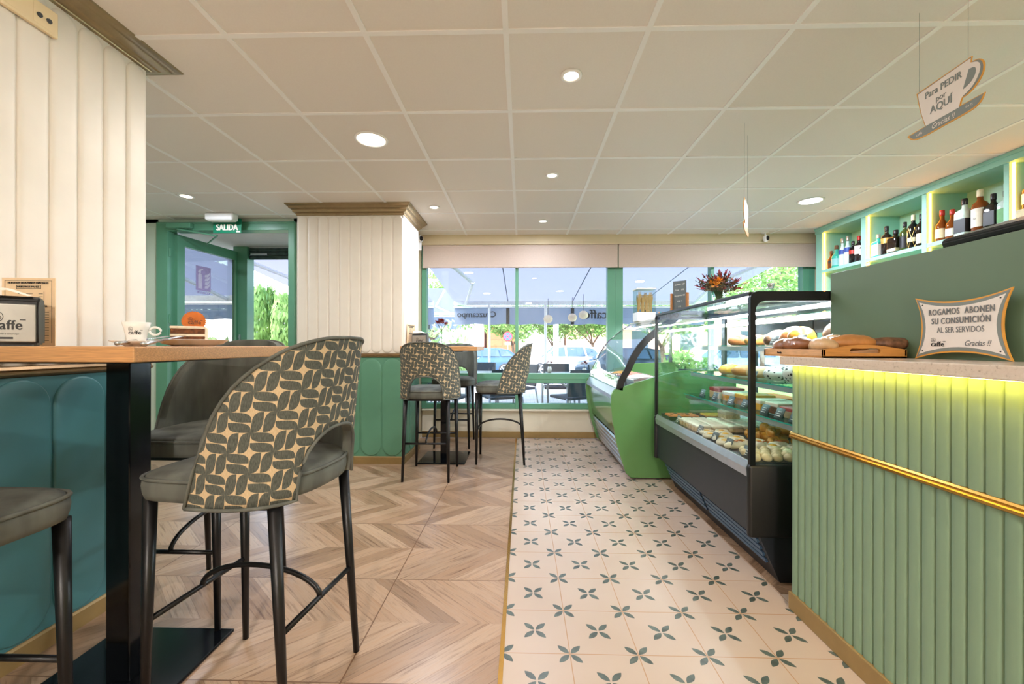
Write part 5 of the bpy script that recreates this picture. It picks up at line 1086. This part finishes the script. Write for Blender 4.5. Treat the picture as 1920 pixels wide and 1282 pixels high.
# trees
def leaves(b, c, r, n, s, rnd, sz=(1, 1, .8)):
    for _ in range(n):
        d = Vector((rnd.gauss(0, 1), rnd.gauss(0, 1), rnd.gauss(0, 1))).normalized()*r*(.55+.45*rnd.random()); p = Vector(c)+Vector((d.x*sz[0], d.y*sz[1], d.z*sz[2]))
        u = Vector((rnd.uniform(-1, 1), rnd.uniform(-1, 1), rnd.uniform(-1, 1))).normalized(); v = u.orthogonal().normalized()*s*.45; u = u*s
        b._f([b.bm.verts.new(q) for q in (p-u, p+v, p+u, p-v)])
def tree(label, x, y, z, h, r, seed, m='foliage', group='street trees'):
    rnd = random.Random(seed); tt = thing('tree', label, 'tree', (x, y, z), 0, group)
    b = B(); b.tube([(0, 0, 0), (.05, 0, h*.3), (0, .05, h*.45)], .11, 8, .08); tips = []
    for q in range(5):
        a = 2*PI*q/5+rnd.random(); p = Vector((math.cos(a)*r*.6, math.sin(a)*r*.6, h*.45+r*(.5+.5*rnd.random()))); b.tube([(0, .05, h*.42), tuple(p*.55+Vector((0, 0, h*.2))), tuple(p)], .05, 6, .02); tips.append(p)
    b.out('trunk', 'bark', tt, smooth=True)
    b = B(); C_ = Vector((0, 0, h*.45+r*.75)); leaves(b, C_, r*.7, 500, .13, rnd)
    for p in tips: leaves(b, p, r*.55, 330, .13, rnd)
    for q in range(5):
        a = rnd.uniform(0, 6.28); leaves(b, C_+Vector((math.cos(a)*r*.6, math.sin(a)*r*.6, rnd.uniform(-.2, .5)*r)), r*.5, 300, .13, rnd)
    b.out('crown', m, tt); return tt
tree('small street tree behind the no-parking sign', -.6, 25.6, -.35, 3.4, 1.7, 1); tree('street tree in front of the low white wall, behind the white car', 2.0, 27.6, -.3, 3.3, 1.8, 2); tree('street tree left of the thick window bar', 4.6, 27.4, -.3, 3.5, 1.9, 3)
tree('broad tree between the awning edge and the bottle shelves', 10.2, 18.0, -.4, 5.0, 2.9, 4); tree('tree seen through the pastry case glass', 5.0, 15.0, -.4, 3.4, 1.6, 5); tree('tree at the far right of the street', 15.5, 24, -.4, 5.5, 3.0, 6); tree('tree in the distance left of the awning gap', -4.8, 22, -.4, 4.2, 2.2, 7)
def bush(label, x, y, z, r, hh, seed, m='bush', n=900):
    rnd = random.Random(seed); tt = thing('bush', label, 'bush', (x, y, z)); b = B(); b.tube([(0, 0, 0), (0, 0, hh*.6)], .04, 6); b.out('stem', 'bark', tt); b = B()
    for q in range(6): leaves(b, (rnd.uniform(-.5, .5)*r, rnd.uniform(-.5, .5)*r, hh*(.25+.6*rnd.random())), r*.7, n//6, .10, rnd)
    b.out('foliage', m, tt)
bush('pale bush behind the far table flowers', -2.1, 12.0, GZ, 1.0, 1.7, 11); bush('low round bush beside the far tree', 5.6, 25, -.4, .7, 1.2, 12)
bush('bush on the lawn seen low through the pastry case', 4.4, 11.2, GZ, .6, .9, 13, 'foliage', 600); bush('leafy shrub seen in the open door glass', -6.4, 8.6, GZ, .9, 1.3, 14, 'foliage')
# cypress hedge beyond the door
rnd = random.Random(21)
for i, (x, y) in enumerate(((-6.3, 11.1), (-5.4, 10.95), (-4.5, 11.05), (-3.6, 11.2), (-7.2, 11.3))):
    tt = thing('cypress', ('tall feathery cypress, %s outside the entrance door' % ('left one', 'second', 'middle one', 'right one', 'outermost')[i]), 'tree', (x, y, GZ), 0, 'cypress hedge outside the door'); b = B(); b.tube([(0, 0, 0), (0, 0, 2.0)], .08, 6, .03); b.out('trunk', 'bark', tt); b = B()
    for _ in range(2600):
        a = rnd.uniform(0, 2*PI); hh = rnd.uniform(.1, 2.5+.25*math.sin(i*2)); rr = .47*(1-.4*(hh/2.8)**3)*rnd.uniform(.6, 1.05); p = Vector((rr*math.cos(a), rr*math.sin(a), hh)); u = Vector((rnd.uniform(-.4, .4), rnd.uniform(-.4, .4), 1)).normalized()*rnd.uniform(.07, .15); v = u.cross(Vector((math.cos(a+.5), math.sin(a+.5), .2))).normalized()*.03
        b._f([b.bm.verts.new(q) for q in (p-u, p+v, p+u, p-v)])
    b.out('foliage', 'hedge', tt)
# terrace furniture
def chair(label, x, y, rz):
    tt = thing('terrace_chair', label, 'chair', (x, y, GZ), rz, 'terrace armchairs'); b = B(); b.box(-.24, .24, -.22, .24, .42, .46, .015); b.out('seat', 'rattan', tt)
    b = B(); b.rings([[(.25*math.sin(a), -.20-.06*math.cos(a)-lean, z) for a in [-1.3+2.6*q/10 for q in range(11)]]+[(.235*math.sin(a), -.175-.06*math.cos(a)-lean, z) for a in [1.3-2.6*q/10 for q in range(11)]] for z, lean in ((.47, 0), (.65, .03), (.84, .07))]); b.out('backrest', 'rattan', tt, autosmooth=.6)
    for sx in (-1, 1):
        b = B(); b.tube([(sx*.27, .22, 0), (sx*.28, .23, .60), (sx*.28, .16, .66), (sx*.28, -.12, .66), (sx*.27, -.24, .62)], .016, 8); b.out('armrest', 'alu', tt, smooth=True); b = B(); b.tube([(sx*.24, -.2, .45), (sx*.26, -.28, 0)], .016, 8); b.out('leg', 'alu', tt, smooth=True)
    return tt
ch = chair('dark terrace armchair right outside the lower window pane, by the green case', .72, 5.95, .5)
for x, y, rz, lab in ((.62, 7.35, PI, 'dark terrace armchair at the near outdoor table, back to the street'), (-.08, 7.15, 2.2, 'dark terrace armchair turned sideways left of the near outdoor table'), (1.5, 7.2, -2.4, 'dark terrace armchair right of the near outdoor table'), (-.75, 7.75, PI, 'dark terrace armchair at the left outdoor table, seen past the bar stools'), (-1.6, 7.4, 2.4, 'dark terrace armchair at the far left of the terrace'), (-.3, 5.95, .4, 'dark terrace armchair low outside behind the bar stool'), (-1.05, 5.9, -.3, 'dark terrace armchair low outside beside the centre column'), (2.4, 6.3, .2, 'dark terrace armchair outside behind the pastry case')): dup(ch, (x, y, GZ), rz, lab)
def terrace_table(label, x, y):
    tt = thing('terrace_table', label, 'table', (x, y, GZ), 0, 'terrace tables'); B().box(-.35, .35, -.35, .35, .71, .735, .004).out('tabletop', 'dark_grey', tt); b = B(); b.tube([(0, 0, .02), (0, 0, .71)], .03, 10); b.lathe([(.24, 0), (.24, .015), (.04, .03)], n=20); b.out('pedestal', 'alu', tt, autosmooth=.6)
terrace_table('outdoor table with two flower vases under the awning', .72, 6.55); terrace_table('outdoor table at the left of the terrace', -.85, 6.75)
for x, y, lab in ((.44, 6.75, 'white vase of dark pink flowers, left on the outdoor table'), (.95, 6.4, 'white vase of dark pink flowers, right on the outdoor table')):
    tt = thing('flower_vase', lab, 'vase', (x, y, GZ+.736)); b = B(); b.lathe([(.03, 0), (.035, .05), (.028, .09), (.026, .09), (.03, .05), (.0, .01)], n=16, cap1=False); b.out('vase_body', 'porcelain', tt, smooth=True); b = B(); b.tube([(0, 0, .03), (0, 0, .13)], .006, 6); b.out('stem', 'stem_green', tt)
    for c in ((-.03, 0, .15), (.03, .01, .145), (0, -.03, .165)): flower(tt, c, .05, 'petal_red', 20)
